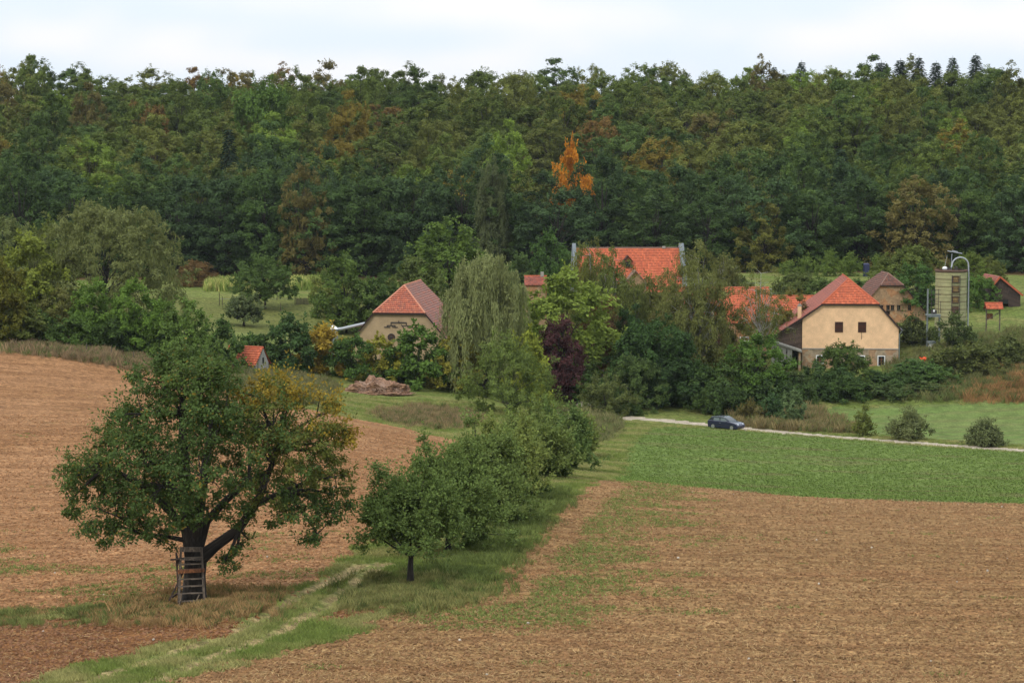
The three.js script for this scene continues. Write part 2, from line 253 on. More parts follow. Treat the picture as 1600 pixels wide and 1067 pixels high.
function landColour(kind, x, z) {
  const big = fbm2(x * 0.035, z * 0.035, 3), mid = fbm2(x * 0.22, z * 0.22, 3), fine = n2(x * 2.6, z * 2.6), speck = n2(x * 7.1, z * 5.3);
  let c;
  if (kind === 'left') {
    c = mixc(C.leftA, C.leftB, clamp(0.5 + 0.9 * big + 0.6 * mid, 0, 1));
    const line = n2(z * 0.45 + x * 0.04, 3.3) + 0.5 * n2(x * 0.05, z * 0.8); c = mixc(c, C.leftDark, clamp(line * 0.45 - 0.05, 0, 0.5));
    const green = smooth(fbm2(x * 0.09 + 40, z * 0.13, 4) + 0.5 * smooth(z, -135, -104), 0.42, 0.75); c = mixc(c, C.weed, 0.3 * green * clamp(0.5 + fine, 0, 1));
  } else if (kind === 'nearLeft') c = mixc(C.nearA, C.nearB, clamp(0.5 + big + mid, 0, 1));
  else if (kind === 'right') {
    c = mixc(C.rightA, C.rightB, clamp(0.5 + 0.8 * big + 0.9 * mid, 0, 1));
    c = mixc(c, C.rightRed, clamp(1.6 * fbm2(x * 0.05 + 7, z * 0.14, 3) - 0.05, 0, 0.8));
    const edge = lineDist(ROWEDGE, x, z), gp = fbm2(x * 0.1 - 9, z * 0.16 + 3, 4);
    c = mixc(c, C.weed, clamp(smooth(0.7 * gp + 0.75 * smooth(-edge, -13, -2.2) * smooth(edge, 1.2, 3), 0.3, 0.8) * (0.55 + 0.5 * fine), 0, 0.45));
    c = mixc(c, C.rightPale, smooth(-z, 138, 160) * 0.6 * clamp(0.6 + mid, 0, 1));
  } else if (kind === 'crop') {
    c = mixc(C.cropA, C.cropB, clamp(0.5 + 1.1 * fbm2(x * 0.03, z * 0.09, 3) + 0.5 * mid, 0, 1));
    c = mixc(c, C.cropDull, smooth(fbm2(x * 0.045 + 3, z * 0.12 + 8, 3), 0.08, 0.5) * 0.8);
  } else if (kind === 'light') {
    c = mixc(C.lightA, C.lightB, clamp(0.5 + big + 0.7 * mid, 0, 1));
    c = mixc(c, C.lightLine, 0.5 * smooth(Math.sin((z * 0.93 + x * 0.13) * 1.15 + 0.7 * mid), 0.3, 1));
  } else if (kind === 'drySlope') c = mixc(C.dryA, C.dryB, clamp(0.5 + 1.6 * mid, 0, 1));
  else if (kind === 'road') c = mixc([1.25, 1.05, 0.8], [0.85, 0.7, 0.52], clamp(0.35 + 0.5 * mid + 0.2 * fine, 0, 1));
  else if (kind === 'forest') c = mixc([0.42, 0.29, 0.16], [0.3, 0.27, 0.12], 0.5 + 0.5 * mid);
  else {
    c = mixc(C.grassA, C.grassB, clamp(0.5 + 0.8 * big + 0.8 * mid, 0, 1));
    c = mixc(c, C.grassDry, smooth(fbm2(x * 0.12 + 60, z * 0.12, 4), 0.05, 0.5) * 0.6);
    if (z > -125) { const r = Math.min(lineDist(RUTS[0], x, z), lineDist(RUTS[1], x, z)); c = mixc(c, C.rut, clamp((1 - smooth(r, 0.15, 0.65)) * (0.75 + 0.9 * n2(x * 0.35, z * 0.35) + 0.3 * fine), 0, 0.9)); }
    if (z < -315 && z > -366 && x < -20) c = mixc(c, C.lawn, 0.75);
    if (inside(DRYZONE, x + mid, z + mid * 2)) c = mixc(c, C.dryVerge, clamp(0.7 + mid, 0, 1));
    if (inside(BROWNPATCH, x + mid, z + mid * 2)) c = mixc(c, C.heath, 0.55 + 0.4 * mid);
  }
  if (kind === 'left' || kind === 'nearLeft' || kind === 'right') { const w = 0.5 + 0.9 * n2(x * 0.03, (z + 0.06 * x) * 0.9) + 0.7 * n2(x * 0.07, (z + 0.06 * x) * 2.1); c = mixc(c, [c[0] * 0.74, c[1] * 0.7, c[2] * 0.66], clamp(w, 0, 1) * 0.95); }
  const k = 1 + 0.07 * fine + 0.11 * speck; return [c[0] * k, c[1] * k, c[2] * k];
}
const C = {
  leftA: [0.74, 0.435, 0.215], leftB: [0.86, 0.53, 0.285], leftDark: [0.58, 0.34, 0.17], weed: [0.34, 0.42, 0.11],
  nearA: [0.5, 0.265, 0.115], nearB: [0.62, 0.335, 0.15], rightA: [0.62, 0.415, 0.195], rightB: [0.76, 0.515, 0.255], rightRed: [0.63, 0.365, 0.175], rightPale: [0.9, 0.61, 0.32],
  cropA: [0.28, 0.4, 0.092], cropB: [0.34, 0.46, 0.115], cropDull: [0.34, 0.36, 0.12], lightA: [0.3, 0.43, 0.115], lightB: [0.36, 0.46, 0.14], lightLine: [0.36, 0.36, 0.14],
  dryA: [0.45, 0.22, 0.09], dryB: [0.45, 0.35, 0.13], grassA: [0.28, 0.36, 0.09], grassB: [0.4, 0.44, 0.14], grassDry: [0.48, 0.42, 0.17], dryVerge: [0.62, 0.4, 0.18], rut: [0.78, 0.55, 0.31], lawn: [0.31, 0.32, 0.1], heath: [0.42, 0.29, 0.17],
};
const DRYZONE = [[-31.56, -96.35], [-22.91, -98.82], [-19.09, -98.37], [-16.26, -98.47], [-13.62, -100.07], [-10.77, -99.21], [-9.93, -93.92], [-12.69, -93.14], [-16.49, -94.84], [-20.79, -96.93], [-30.63, -93.48]];
const ROWEDGE = [[-1.55, -97.4], [6.21, -163.29]], BROWNPATCH = [[-14.23, -235.67], [-10.2, -253.38], [-4.32, -250.32], [-2.78, -241.79], [-6.71, -233.4], [-11.84, -228.73]];
const furrow = (x, z) => Math.sin((z + 0.06 * x + 0.9 * n2(x * 0.04, z * 0.04)) * 5.2) * clamp(0.5 + n2(x * 0.11 + 5, z * 0.5), 0, 1); // tillage ridges running across the slope
function relief(kind, x, z) {
  if (kind === 'left' || kind === 'nearLeft' || kind === 'right') return 0.02 * n2(x * 0.9, z * 2.3) + 0.02 * n2(x * 3.7, z * 5.1) + 0.025 * furrow(x, z);
  if (kind === 'road') return -0.03;
  if (kind === 'meadow' && z > -125) { const r = Math.min(lineDist(RUTS[0], x, z), lineDist(RUTS[1], x, z)); return -0.09 * (1 - smooth(r, 0.05, 0.45)) + 0.05 * n2(x * 0.9, z * 0.9); }
  return 0.05 * n2(x * 0.8, z * 0.8);
}
{
  const rows = [], cols = []; for (let d = 62; d < 430; d += 0.22 * (d / 80) ** 1.25) rows.push(d); for (let t = -0.3; t <= 0.3001; t += 0.6 / 400) cols.push(t);
  const nr = rows.length, nc = cols.length, P = new Float32Array(nr * nc * 3), kinds = new Array((nr - 1) * (nc - 1));
  for (let i = 0; i < nr; i++) for (let j = 0; j < nc; j++) {
    const x = cols[j] * rows[i], z = -rows[i], k = (i * nc + j) * 3; P[k] = x; P[k + 2] = z; P[k + 1] = height(x, z) + relief(land(x, z), x, z);
  }
  for (let i = 0; i + 1 < nr; i++) for (let j = 0; j + 1 < nc; j++) kinds[i * (nc - 1) + j] = land((cols[j] + cols[j + 1]) / 2 * (rows[i] + rows[i + 1]) / 2, -(rows[i] + rows[i + 1]) / 2);
  const NAMES = { left: ['ploughed_field', soilTex, 'reddish brown harrowed field sloping behind the pear tree'], nearLeft: ['harrowed_strip', soilTex, 'dark brown bare soil beside the grass track'], right: ['stubble_field', soilTex, 'wide brown stubble field with straw and weedy patches'], crop: ['green_field', fieldTex, 'dark green crop field below the farm road'], light: ['mown_field', fieldTex, 'pale green mown field behind the farm road'], drySlope: ['dry_slope', fieldTex, 'rusty dry grass slope'], road: ['farm_road', gravelTex, 'pale gravel farm road'], forest: ['forest_floor', soilTex, 'dark forest floor'], meadow: ['meadow', grassTex, 'rough grass of track verge and meadow'] };
  for (const [kind, [name, tex, label]] of Object.entries(NAMES)) {
    const map = new Map(), pos = [], col = [], uv = [], idx = [];
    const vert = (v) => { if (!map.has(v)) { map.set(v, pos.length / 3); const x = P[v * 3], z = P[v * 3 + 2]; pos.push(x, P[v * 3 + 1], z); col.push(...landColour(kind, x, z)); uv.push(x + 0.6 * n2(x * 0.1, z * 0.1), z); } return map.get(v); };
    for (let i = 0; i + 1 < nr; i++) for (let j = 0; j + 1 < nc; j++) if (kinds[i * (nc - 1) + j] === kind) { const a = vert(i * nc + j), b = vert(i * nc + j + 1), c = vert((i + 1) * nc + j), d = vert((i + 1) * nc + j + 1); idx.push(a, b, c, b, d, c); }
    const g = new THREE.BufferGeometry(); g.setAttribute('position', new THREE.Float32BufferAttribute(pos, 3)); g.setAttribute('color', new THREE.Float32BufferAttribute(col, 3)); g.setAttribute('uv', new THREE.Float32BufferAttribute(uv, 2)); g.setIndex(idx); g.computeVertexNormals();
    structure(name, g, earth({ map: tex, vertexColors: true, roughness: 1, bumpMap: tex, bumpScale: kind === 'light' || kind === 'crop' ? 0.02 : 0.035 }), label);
  }
  // the wider land, a coarse sheet that runs on under and beyond the fields to the horizon
  const gx = [], gz = []; for (let k = -60; k <= 60; k++) gx.push(Math.sign(k) * (Math.abs(k) * 8 + (Math.abs(k) / 60) ** 4 * 2600)); for (let k = -30; k <= 90; k++) gz.push(k < 0 ? -k * 10 + (k / 30) ** 4 * 2000 : -(k * 11 + (k / 90) ** 6 * 2600));
  const pos = [], col = [], uv = [], idx = [];
  for (const z of gz) for (const x of gx) {
    const under = z < -55 && z > -436 && Math.abs(x) < -z * 0.31 + 6; pos.push(x, height(x, z) - (under ? 0.9 : 0.02), z); uv.push(x, z); col.push(...(z < -398 ? [0.38, 0.28, 0.15] : landColour('meadow', x, z)));
  }
  for (let i = 0; i + 1 < gz.length; i++) for (let j = 0; j + 1 < gx.length; j++) { const a = i * gx.length + j, b = a + 1, c = a + gx.length, d = c + 1; idx.push(a, b, c, b, d, c); }
  const g = new THREE.BufferGeometry(); g.setAttribute('position', new THREE.Float32BufferAttribute(pos, 3)); g.setAttribute('color', new THREE.Float32BufferAttribute(col, 3)); g.setAttribute('uv', new THREE.Float32BufferAttribute(uv, 2)); g.setIndex(idx); g.computeVertexNormals();
  structure('ground', g, earth({ map: grassTex, vertexColors: true, roughness: 1 }), 'wider grassland and hill under the fields');
}
// ---------------------------------------------------------------- foliage and trees
const leafMat = (r, g, b, through = 0.28) => new THREE.MeshPhysicalMaterial({ color: lin(r * 1.48, g * 1.36, b * 1.14), vertexColors: true, roughness: 1, transmission: through, thickness: 0, specularIntensity: 0.25, side: THREE.DoubleSide });
const WHITE = leafMat(1, 1, 1);
class Leaves {
  constructor(seed) { this.p = []; this.c = []; this.i = []; this.r = rngOf(seed); }
  leaf(x, y, z, ax, ay, az, nx, ny, nz, L, W, c) { // a folded lozenge: axis a, face n
    const bx = ny * az - nz * ay, by = nz * ax - nx * az, bz = nx * ay - ny * ax, m = 1 / (Math.hypot(bx, by, bz) || 1), k = this.p.length / 3, w = W * 0.5 * m, f = W * 0.18, h = L * 0.45;
    this.p.push(x, y, z, x + ax * h + bx * w + nx * f, y + ay * h + by * w + ny * f, z + az * h + bz * w + nz * f, x + ax * L, y + ay * L, z + az * L, x + ax * h - bx * w + nx * f, y + ay * h - by * w + ny * f, z + az * h - bz * w + nz * f);
    for (let q = 0; q < 4; q++) this.c.push(c[0], c[1], c[2]);
    this.i.push(k, k + 1, k + 2, k, k + 2, k + 3);
  }
  dir(bias = 0) { const r = this.r, u = r() * 2 - 1 + bias, a = r() * 2 * Math.PI, y = clamp(u, -1, 1), q = Math.sqrt(1 - y * y); return [q * Math.cos(a), y, q * Math.sin(a)]; }
  gauss() { const r = this.r; return (r() + r() + r() - 1.5) * 0.82; }
  spray(cx, cy, cz, out, n, rad, o, col) { // a clump of leaves about one point
    const r = this.r;
    for (let q = 0; q < n; q++) {
      const gx = this.gauss(), gy = this.gauss(), gz = this.gauss(), d = this.dir(), e = this.dir();
      let nx = out[0] * 0.95 + d[0] * 0.6, ny = out[1] * 0.8 + 0.35 + d[1] * 0.6, nz = out[2] * 0.95 + d[2] * 0.6, m = 1 / Math.hypot(nx, ny, nz); nx *= m; ny *= m; nz *= m;
      let ax = e[0] + out[0] * 0.5, ay = e[1] - (o.droop ?? 0.2), az = e[2] + out[2] * 0.5, dt = ax * nx + ay * ny + az * nz; ax -= dt * nx; ay -= dt * ny; az -= dt * nz; m = 1 / (Math.hypot(ax, ay, az) || 1);
      const s = o.leaf * (0.65 + 0.7 * r()), alt = o.alt && r() < (o.altShare ?? 0.1) ? o.alt : col, t = 0.74 + 0.52 * r();
      this.leaf(cx + gx * rad, cy + gy * rad * (o.flat ?? 0.75), cz + gz * rad, ax * m, ay * m, az * m, nx, ny, nz, s, s * (o.slim ?? 0.62), [alt[0] * t, alt[1] * t, alt[2] * t]);
    }
  }
  shoot(x, y, z, d, n, len, o, col) { // a leafy twig that reaches out of the crown
    const r = this.r, w = len * 0.17;
    for (let q = 0; q < n; q++) {
      const t = r(), e = this.dir(), k = (1 - 0.65 * t) * w, u = 0.74 + 0.52 * r(), s = o.leaf * (0.65 + 0.6 * r()); let ax = e[0] * 0.8 + d[0] * 0.7, ay = e[1] * 0.8 + d[1] * 0.7, az = e[2] * 0.8 + d[2] * 0.7, m = 1 / (Math.hypot(ax, ay, az) || 1); const f = this.dir();
      this.leaf(x + d[0] * len * t + e[0] * k, y + d[1] * len * t + e[1] * k, z + d[2] * len * t + e[2] * k, ax * m, ay * m, az * m, f[0], f[1] + 0.4, f[2], s, s * (o.slim ?? 0.6), [col[0] * u, col[1] * u, col[2] * u]);
    }
  }
  strand(x, y, z, d, o, col) { // a hanging shoot with narrow leaves along it
    const r = this.r, L = Math.min(o.strandLen * (0.5 + r()), y - 0.3), k = Math.round(o.per * 1.1);
    for (let s = 0; s < k; s++) { const t = s / k, wob = o.leaf * 0.8, e = this.dir(), u = 0.74 + 0.52 * r(), m = 1 / Math.hypot(e[0] * 0.45, 1, e[2] * 0.45), q = 0.25 * Math.sqrt(t) * L;
      this.leaf(x + d[0] * q + e[0] * wob, y + 0.25 - t * L, z + d[2] * q + e[2] * wob, e[0] * 0.45 * m, -m, e[2] * 0.45 * m, d[0] + e[2] * 0.7, 0.25, d[2] - e[0] * 0.7, o.leaf * (0.8 + 0.6 * r()), o.leaf * (o.slim ?? 0.3), [col[0] * u, col[1] * u, col[2] * u]); }
  }
  lobes(list, o) { // limbs' worth of foliage: lobes {c, r, n, col} carry smaller lobes, those carry leaf clumps, twigs and hanging shoots
    // every leaf takes its kind's colour, varied at random leaf by leaf; buried only skips lobes that would grow inside another
    const r = this.r, tips = [], buried = (x, y, z, b) => list.some((e) => e !== b && ((x - e.c[0]) / e.r[0]) ** 2 + ((y - e.c[1]) / e.r[1]) ** 2 + ((z - e.c[2]) / e.r[2]) ** 2 < 0.4);
    for (const b of list) {
      const n = b.n ?? Math.max(6, Math.round(o.density * (b.r[0] * b.r[1] + b.r[1] * b.r[2] + b.r[0] * b.r[2]) / 3)), per = 6, m = Math.max(2, Math.round(n / per)), R = (b.r[0] + b.r[1] + b.r[2]) / 3;
      for (let k = 0; k < m; k++) {
        let d, sx, sy, sz, ok = false;
        for (let tries = 0; tries < 7 && !ok; tries++) { d = this.dir(0.2); const f = r() < (o.inner ?? 0.15) ? 0.2 + 0.4 * r() : 0.72 + 0.36 * r(); sx = b.c[0] + d[0] * b.r[0] * f; sy = b.c[1] + d[1] * b.r[1] * f; sz = b.c[2] + d[2] * b.r[2] * f; ok = sy > (o.floor ?? 0.15) && !buried(sx, sy, sz, b); }
        if (!ok) continue;
        const q = R * (0.2 + 0.24 * r()), c = b.col2 && r() < 0.38 ? b.col2 : b.col ?? o.col;
        for (let s = 0; s < per; s++) {
          const e = this.dir(0.15), ox = e[0] * 0.7 + d[0] * 0.5, oy = e[1] * 0.7 + d[1] * 0.5 + 0.15, oz = e[2] * 0.7 + d[2] * 0.5, x = sx + ox * q, y = Math.max(o.floor ?? 0.1, sy + oy * q), z = sz + oz * q;
          if (o.strand && r() < o.strand) this.strand(x, y, z, d, o, c);
          else if (r() < (o.shoots ?? 0.16)) { const h = Math.hypot(ox, oy + 0.5, oz); this.shoot(x, y, z, [ox / h, (oy + 0.5) / h, oz / h], Math.round(o.per * 0.7), (o.shootLen ?? 1) * (0.5 + r()), o, c); }
          else this.spray(x, y, z, [ox, oy, oz], Math.round(o.per * (0.5 + r())), (o.clump ?? 0.6) * (0.6 + 0.8 * r()), o, c);
          if (s === 0) tips.push([x, y, z, b]);
        }
      }
    }
    return tips;
  }
  build() {
    const g = new THREE.BufferGeometry(); g.setAttribute('position', new THREE.BufferAttribute(new Float32Array(this.p), 3)); g.setAttribute('color', new THREE.BufferAttribute(new Float32Array(this.c), 3)); g.setIndex(new THREE.BufferAttribute(new Uint32Array(this.i), 1)); return g;
  }
}
// lobes of uneven size through a crown w wide from y0 to h: prof gives the outline, hang how far the skirt lifts towards the rim
function envelope(r, w, y0, h, { n = 12, a = 2, b = 0.5, hang = 0.25, size = 1, lump = 0.22 } = {}) {
  const out = [], H = h - y0, ref = Math.min(w, H * 1.25), ph = r() * 6.28;
  for (let k = 0; k < n; k++) {
    const p = Math.sqrt((k + 0.6 * r()) / n) * 0.9, g = ph + k * 2.4 + r() * 0.7, R = ref * (0.16 + lump * 0.5 * r() * r() + 0.03 * r()) * size, top = y0 + H * Math.pow(1 - Math.pow(p, a), b) * (0.8 + 0.24 * r()), rad = Math.max(0, p * w * 0.54 - R * 0.3), low = y0 + H * hang * p * p + R * 0.5;
    let y = Math.max(low, top - R * 0.75); const x = Math.cos(g) * rad, z = Math.sin(g) * rad;
    out.push({ c: [x, y, z], r: [R * (0.85 + 0.4 * r()), R * (0.85 + 0.35 * r()), R * (0.85 + 0.4 * r())] });
    if (p > 0.3) for (y -= R * (1.05 + 0.4 * r()); y > low - R * 0.2; y -= R * (1.0 + 0.5 * r())) { const q = R * (0.7 + 0.45 * r()), u = g + (r() - 0.5) * 0.7, v = rad * (0.85 + 0.25 * r()); out.push({ c: [Math.cos(u) * v, y, Math.sin(u) * v], r: [q, q * 0.95, q] }); }
  }
  return out;
}
function wood(r, H, base, lobes, rt, tips = [], sides = 6, lean = 0) { // trunk, a limb to every lobe, twigs towards some clumps
  const top = Math.max(base * 1.05, H * 0.62), T = [], R = [];
  for (let k = 0; k <= 5; k++) { const t = k / 5; T.push([(r() - 0.5) * 0.12 * H * 0.1 * k + lean * t, t * top - (k ? 0 : 0.4), (r() - 0.5) * 0.01 * H * k]); R.push(rt * (k ? 1 - 0.7 * t : 1.35)); }
  const g = [tube(T, R, sides + 2)];
  const on = (y) => { const t = clamp(y / top, 0, 1) * 5, i = Math.min(4, Math.floor(t)), f = t - i; return [lerp(T[i][0], T[i + 1][0], f), y, lerp(T[i][2], T[i + 1][2], f)]; };
  for (const b of lobes) { const y = clamp(Math.min(b.c[1] * 0.62, top * 0.95), base * 0.8, top), s = on(y), e = b.c, q = rt * 0.42; g.push(tube([s, [lerp(s[0], e[0], 0.5), lerp(s[1], e[1], 0.42), lerp(s[2], e[2], 0.5)], e], [q, q * 0.7, q * 0.3], sides)); }
  for (const t of tips) { const e = t[3].c; g.push(tube([e, [lerp(e[0], t[0], 0.6), lerp(e[1], t[1], 0.55), lerp(e[2], t[2], 0.6)], t], [rt * 0.12, rt * 0.08, rt * 0.03], 4)); }
  return mergeGeometries(g);
}
// forest trees are built once in a few shapes and copied; plants round the farm are grown one by one
const K = {}, ONE = [1, 1, 1];
function kind(name, shapes, make) { K[name] = []; for (let s = 0; s < shapes; s++) K[name].push(make(rngOf(7000 + s * 131 + name.length * 977 + name.charCodeAt(0) * 31), 9000 + s * 77 + name.charCodeAt(1) * 13)); }
function grow(r, seed, h, w, q) { // q: how this kind grows
  const base = h * (q.base ?? 0.08), L = envelope(r, w, base, h, q), f = new Leaves(seed), o = { col: ONE, ...q, floor: Math.min(0.12, h * 0.03) }, area = w * (h - base) * 0.75;
  let clumps = 0; for (const b of L) clumps += (b.r[0] * b.r[1] + b.r[1] * b.r[2] + b.r[0] * b.r[2]) / 3;
  o.density = q.thick * area / (o.per * clumps); // leaves per square metre of outline
  const tips = f.lobes(L, o);
  return { H: h, W: w, crown: f.build(), trunk: wood(r, h, Math.max(h * 0.12, base * 0.9), L, q.stem ?? h * 0.016, tips.filter((_, i) => i % (q.twig ?? 6) === 0), 5) };
}
const HABIT = {
  medium: { n: 20, base: 0.02, hang: 0.0, size: 1.1, thick: 300, per: 22, leaf: 0.37, clump: 0.5, inner: 0.08, shootLen: 0.8, shoots: 0.14 },
  airy: { n: 11, thick: 170, per: 16, leaf: 0.28, clump: 0.5, shootLen: 1.3, shoots: 0.4, lump: 0.16 },
  shrub: { n: 18, base: 0.02, a: 2.4, b: 0.55, hang: 0, size: 1.2, thick: 360, per: 20, leaf: 0.3, clump: 0.34, inner: 0.08, shootLen: 0.7, shoots: 0.18, stem: 0.05 },
  fine: { n: 20, base: 0.04, hang: 0.05, thick: 340, per: 24, leaf: 0.31, slim: 0.42, clump: 0.4, droop: 0.3, inner: 0.1, size: 1.15, shootLen: 0.8, shoots: 0.3 },
  sallow: { n: 26, base: 0.02, a: 3, b: 0.5, hang: 0.0, size: 1.3, thick: 300, per: 28, leaf: 0.44, slim: 0.36, clump: 0.55, inner: 0.08, strand: 0.22, strandLen: 1.5, droop: 0.7, shoots: 0.3, shootLen: 1.1, lump: 0.12 },
  orchard: { n: 20, base: 0.2, a: 2.6, b: 0.6, hang: 0.08, size: 1.1, thick: 340, per: 20, leaf: 0.33, clump: 0.42, flat: 0.6, droop: 0.3, twig: 3, shootLen: 0.9, shoots: 0.25, lump: 0.14, stem: 0.2 },
  upright: { n: 7, base: 0.03, a: 1.4, b: 0.9, hang: 0, thick: 320, per: 14, leaf: 0.24, clump: 0.3, shoots: 0.55, shootLen: 0.9, twig: 2, stem: 0.05 },
  ivy: { n: 9, base: 0.02, a: 4, b: 0.4, hang: 0, thick: 420, per: 24, leaf: 0.24, clump: 0.4, shoots: 0.15 },
  birch: { n: 24, base: 0.14, a: 2.4, b: 0.5, hang: 0.05, thick: 300, per: 18, leaf: 0.3, slim: 0.5, clump: 0.55, strand: 0.5, strandLen: 1.9, droop: 0.9, shoots: 0.2, twig: 2, lump: 0.1, stem: 0.17 },
  bareBirch: { n: 14, base: 0.34, a: 2, b: 0.6, hang: 0.1, thick: 130, per: 14, leaf: 0.22, slim: 0.5, clump: 0.5, strand: 0.4, strandLen: 1.6, droop: 0.9, shoots: 0.1, twig: 1, lump: 0.08, stem: 0.2 },
};
kind('forest', 5, (r, s) => grow(r, s, 20, 12, { n: 17, base: 0.02, a: 2.4, b: 0.55, hang: 0.02, thick: 118, per: 28, leaf: 0.44, clump: 0.7, shootLen: 1.1, shoots: 0.1, stem: 0.3, twig: 40, size: 1.2, inner: 0.08 }));
kind('hilltop', 5, (r, s) => grow(r, s, 18, 12, { n: 18, base: 0.1, a: 2.2, b: 0.6, hang: 0.05, thick: 135, per: 26, leaf: 0.42, clump: 0.6, flat: 0.95, shootLen: 0.8, shoots: 0.03, stem: 0.28, twig: 20, lump: 0.2, size: 1.15, inner: 0.06 }));
kind('weeping', 1, (r, seed) => {
  const H = 13.5, W = 12.5, L = [], f = new Leaves(seed);
  for (let k = 0; k < 22; k++) { const a = k * 2.4, q = Math.sqrt((k + 0.4) / 22), R = 4.7 * q; L.push({ c: [Math.cos(a) * R, 12 - 3.6 * q * q * q + (r() - 0.5) * 1.1, Math.sin(a) * R], r: [1.7 + r() * 0.8, 1.2, 1.7 + r() * 0.8], n: 42 }); }
  for (let k = 0; k < 26; k++) { const a = k * 2.4 + r(), R = 4.7 + r() * 0.9; L.push({ c: [Math.cos(a) * R, 2.8 + (k / 26) * 5.4, Math.sin(a) * R], r: [1.3, 1.3, 1.3], n: 26 }); }
  f.lobes(L, { col: ONE, per: 30, leaf: 0.38, slim: 0.34, clump: 0.5, strand: 0.7, strandLen: 2.8, shoots: 0.2, droop: 1.2, inner: 0.15 });
  return { H, W, crown: f.build(), trunk: wood(r, H, 3, L.slice(0, 7), 0.4, [], 6) };
});
kind('spruce', 2, (r, seed) => {
  const H = 20, W = 7, f = new Leaves(seed);
  for (let k = 0; k < 46; k++) { const t = k / 46, y = 2 + 17.6 * t, R = 3.6 * Math.pow(1 - t, 0.75) * (0.7 + 0.6 * r()) + 0.2, m = Math.round(6 + 6 * (1 - t));
    for (let q = 0; q < m; q++) { const a = q / m * 6.283 + k * 1.1 + r(), n = Math.round(5 + R * 5); for (let s = 0; s < n; s++) { const u = (s + r()) / n, x = Math.cos(a) * R * u, z = Math.sin(a) * R * u, tt = 0.75 + 0.5 * r(); f.leaf(x + (r() - 0.5) * 0.3, y - u * u * R * 0.35 + (r() - 0.5) * 0.2, z + (r() - 0.5) * 0.3, Math.cos(a + (r() - 0.5)) * 0.9, -0.3, Math.sin(a + (r() - 0.5)) * 0.9, (r() - 0.5), 1, (r() - 0.5), 0.75, 0.34, [tt, tt, tt]); } } }
  return { H, W, crown: f.build(), trunk: tube([[0, -0.4, 0], [0, 10, 0], [0, 20, 0]], [0.3, 0.18, 0.03], 6) };
});
for (const [name, of, h, w, n] of [['mediumTall', 'medium', 10, 8, 4], ['mediumWide', 'medium', 9, 11, 4], ['shrubTall', 'shrub', 4, 4.2, 4], ['shrubWide', 'shrub', 3, 5.6, 4]]) kind(name, n, (r, s) => grow(r, s, h, w, HABIT[of]));
const matOf = new Map();
function foliageMat(c) { const k = c.join(); if (!matOf.has(k)) matOf.set(k, leafMat(...c)); return matOf.get(k); }
const prand = rngOf(404);
function plant(kindName, name, label, category, group, colour, x, z, h, w, opt = {}) {
  if (kindName === 'medium' || kindName === 'shrub') kindName += h / w > (kindName === 'medium' ? 1 : 0.72) ? 'Tall' : 'Wide';
  const list = K[kindName] ?? [grow(prand, Math.floor(prand() * 1e6), h, w, HABIT[kindName])], p = list[opt.shape ?? Math.floor(prand() * list.length)], t = thing(name, label, category, [x, height(x, z) - (opt.sink ?? 0.05), z], opt.turn ?? prand() * 6.283, group);
  part('trunk', p.trunk, opt.bark ?? M.bark, t); part('crown', p.crown, foliageMat(colour), t);
  const fit = name === 'forest_tree' || name === 'spruce_tree' ? 1 : 0.94; t.scale.set(w / p.W * fit, h / p.H * fit, w / p.W * fit); return t;
}
// ---------------------------------------------------------------- the wood on the hillside
const COL = {
  oak: [0.043, 0.079, 0.023], oak2: [0.056, 0.095, 0.024], oakBlue: [0.039, 0.072, 0.028], beech: [0.082, 0.118, 0.026], olive: [0.1, 0.12, 0.029], yellow: [0.155, 0.128, 0.024], brown: [0.106, 0.097, 0.033], rust: [0.130, 0.086, 0.028], orange: [0.36, 0.16, 0.016], lime: [0.113, 0.174, 0.028], grey: [0.119, 0.145, 0.055], willow: [0.146, 0.180, 0.055], spruce: [0.019, 0.042, 0.020], purple: [0.062, 0.026, 0.03], mid: [0.067, 0.122, 0.026], dark: [0.032, 0.067, 0.018], birch: [0.103, 0.122, 0.031], bluish: [0.081, 0.128, 0.055],
};
const FOREST = {
  oak: 'dark green oak with dense crown', oak2: 'deep green leafy tree', oakBlue: 'blue-green leafy tree', beech: 'mid green beech', olive: 'olive tinged tree', yellow: 'yellowing tree', brown: 'brownish tree with fading leaves', rust: 'rust brown autumn tree', lime: 'light green tree', spruce: 'dark pointed spruce',
};
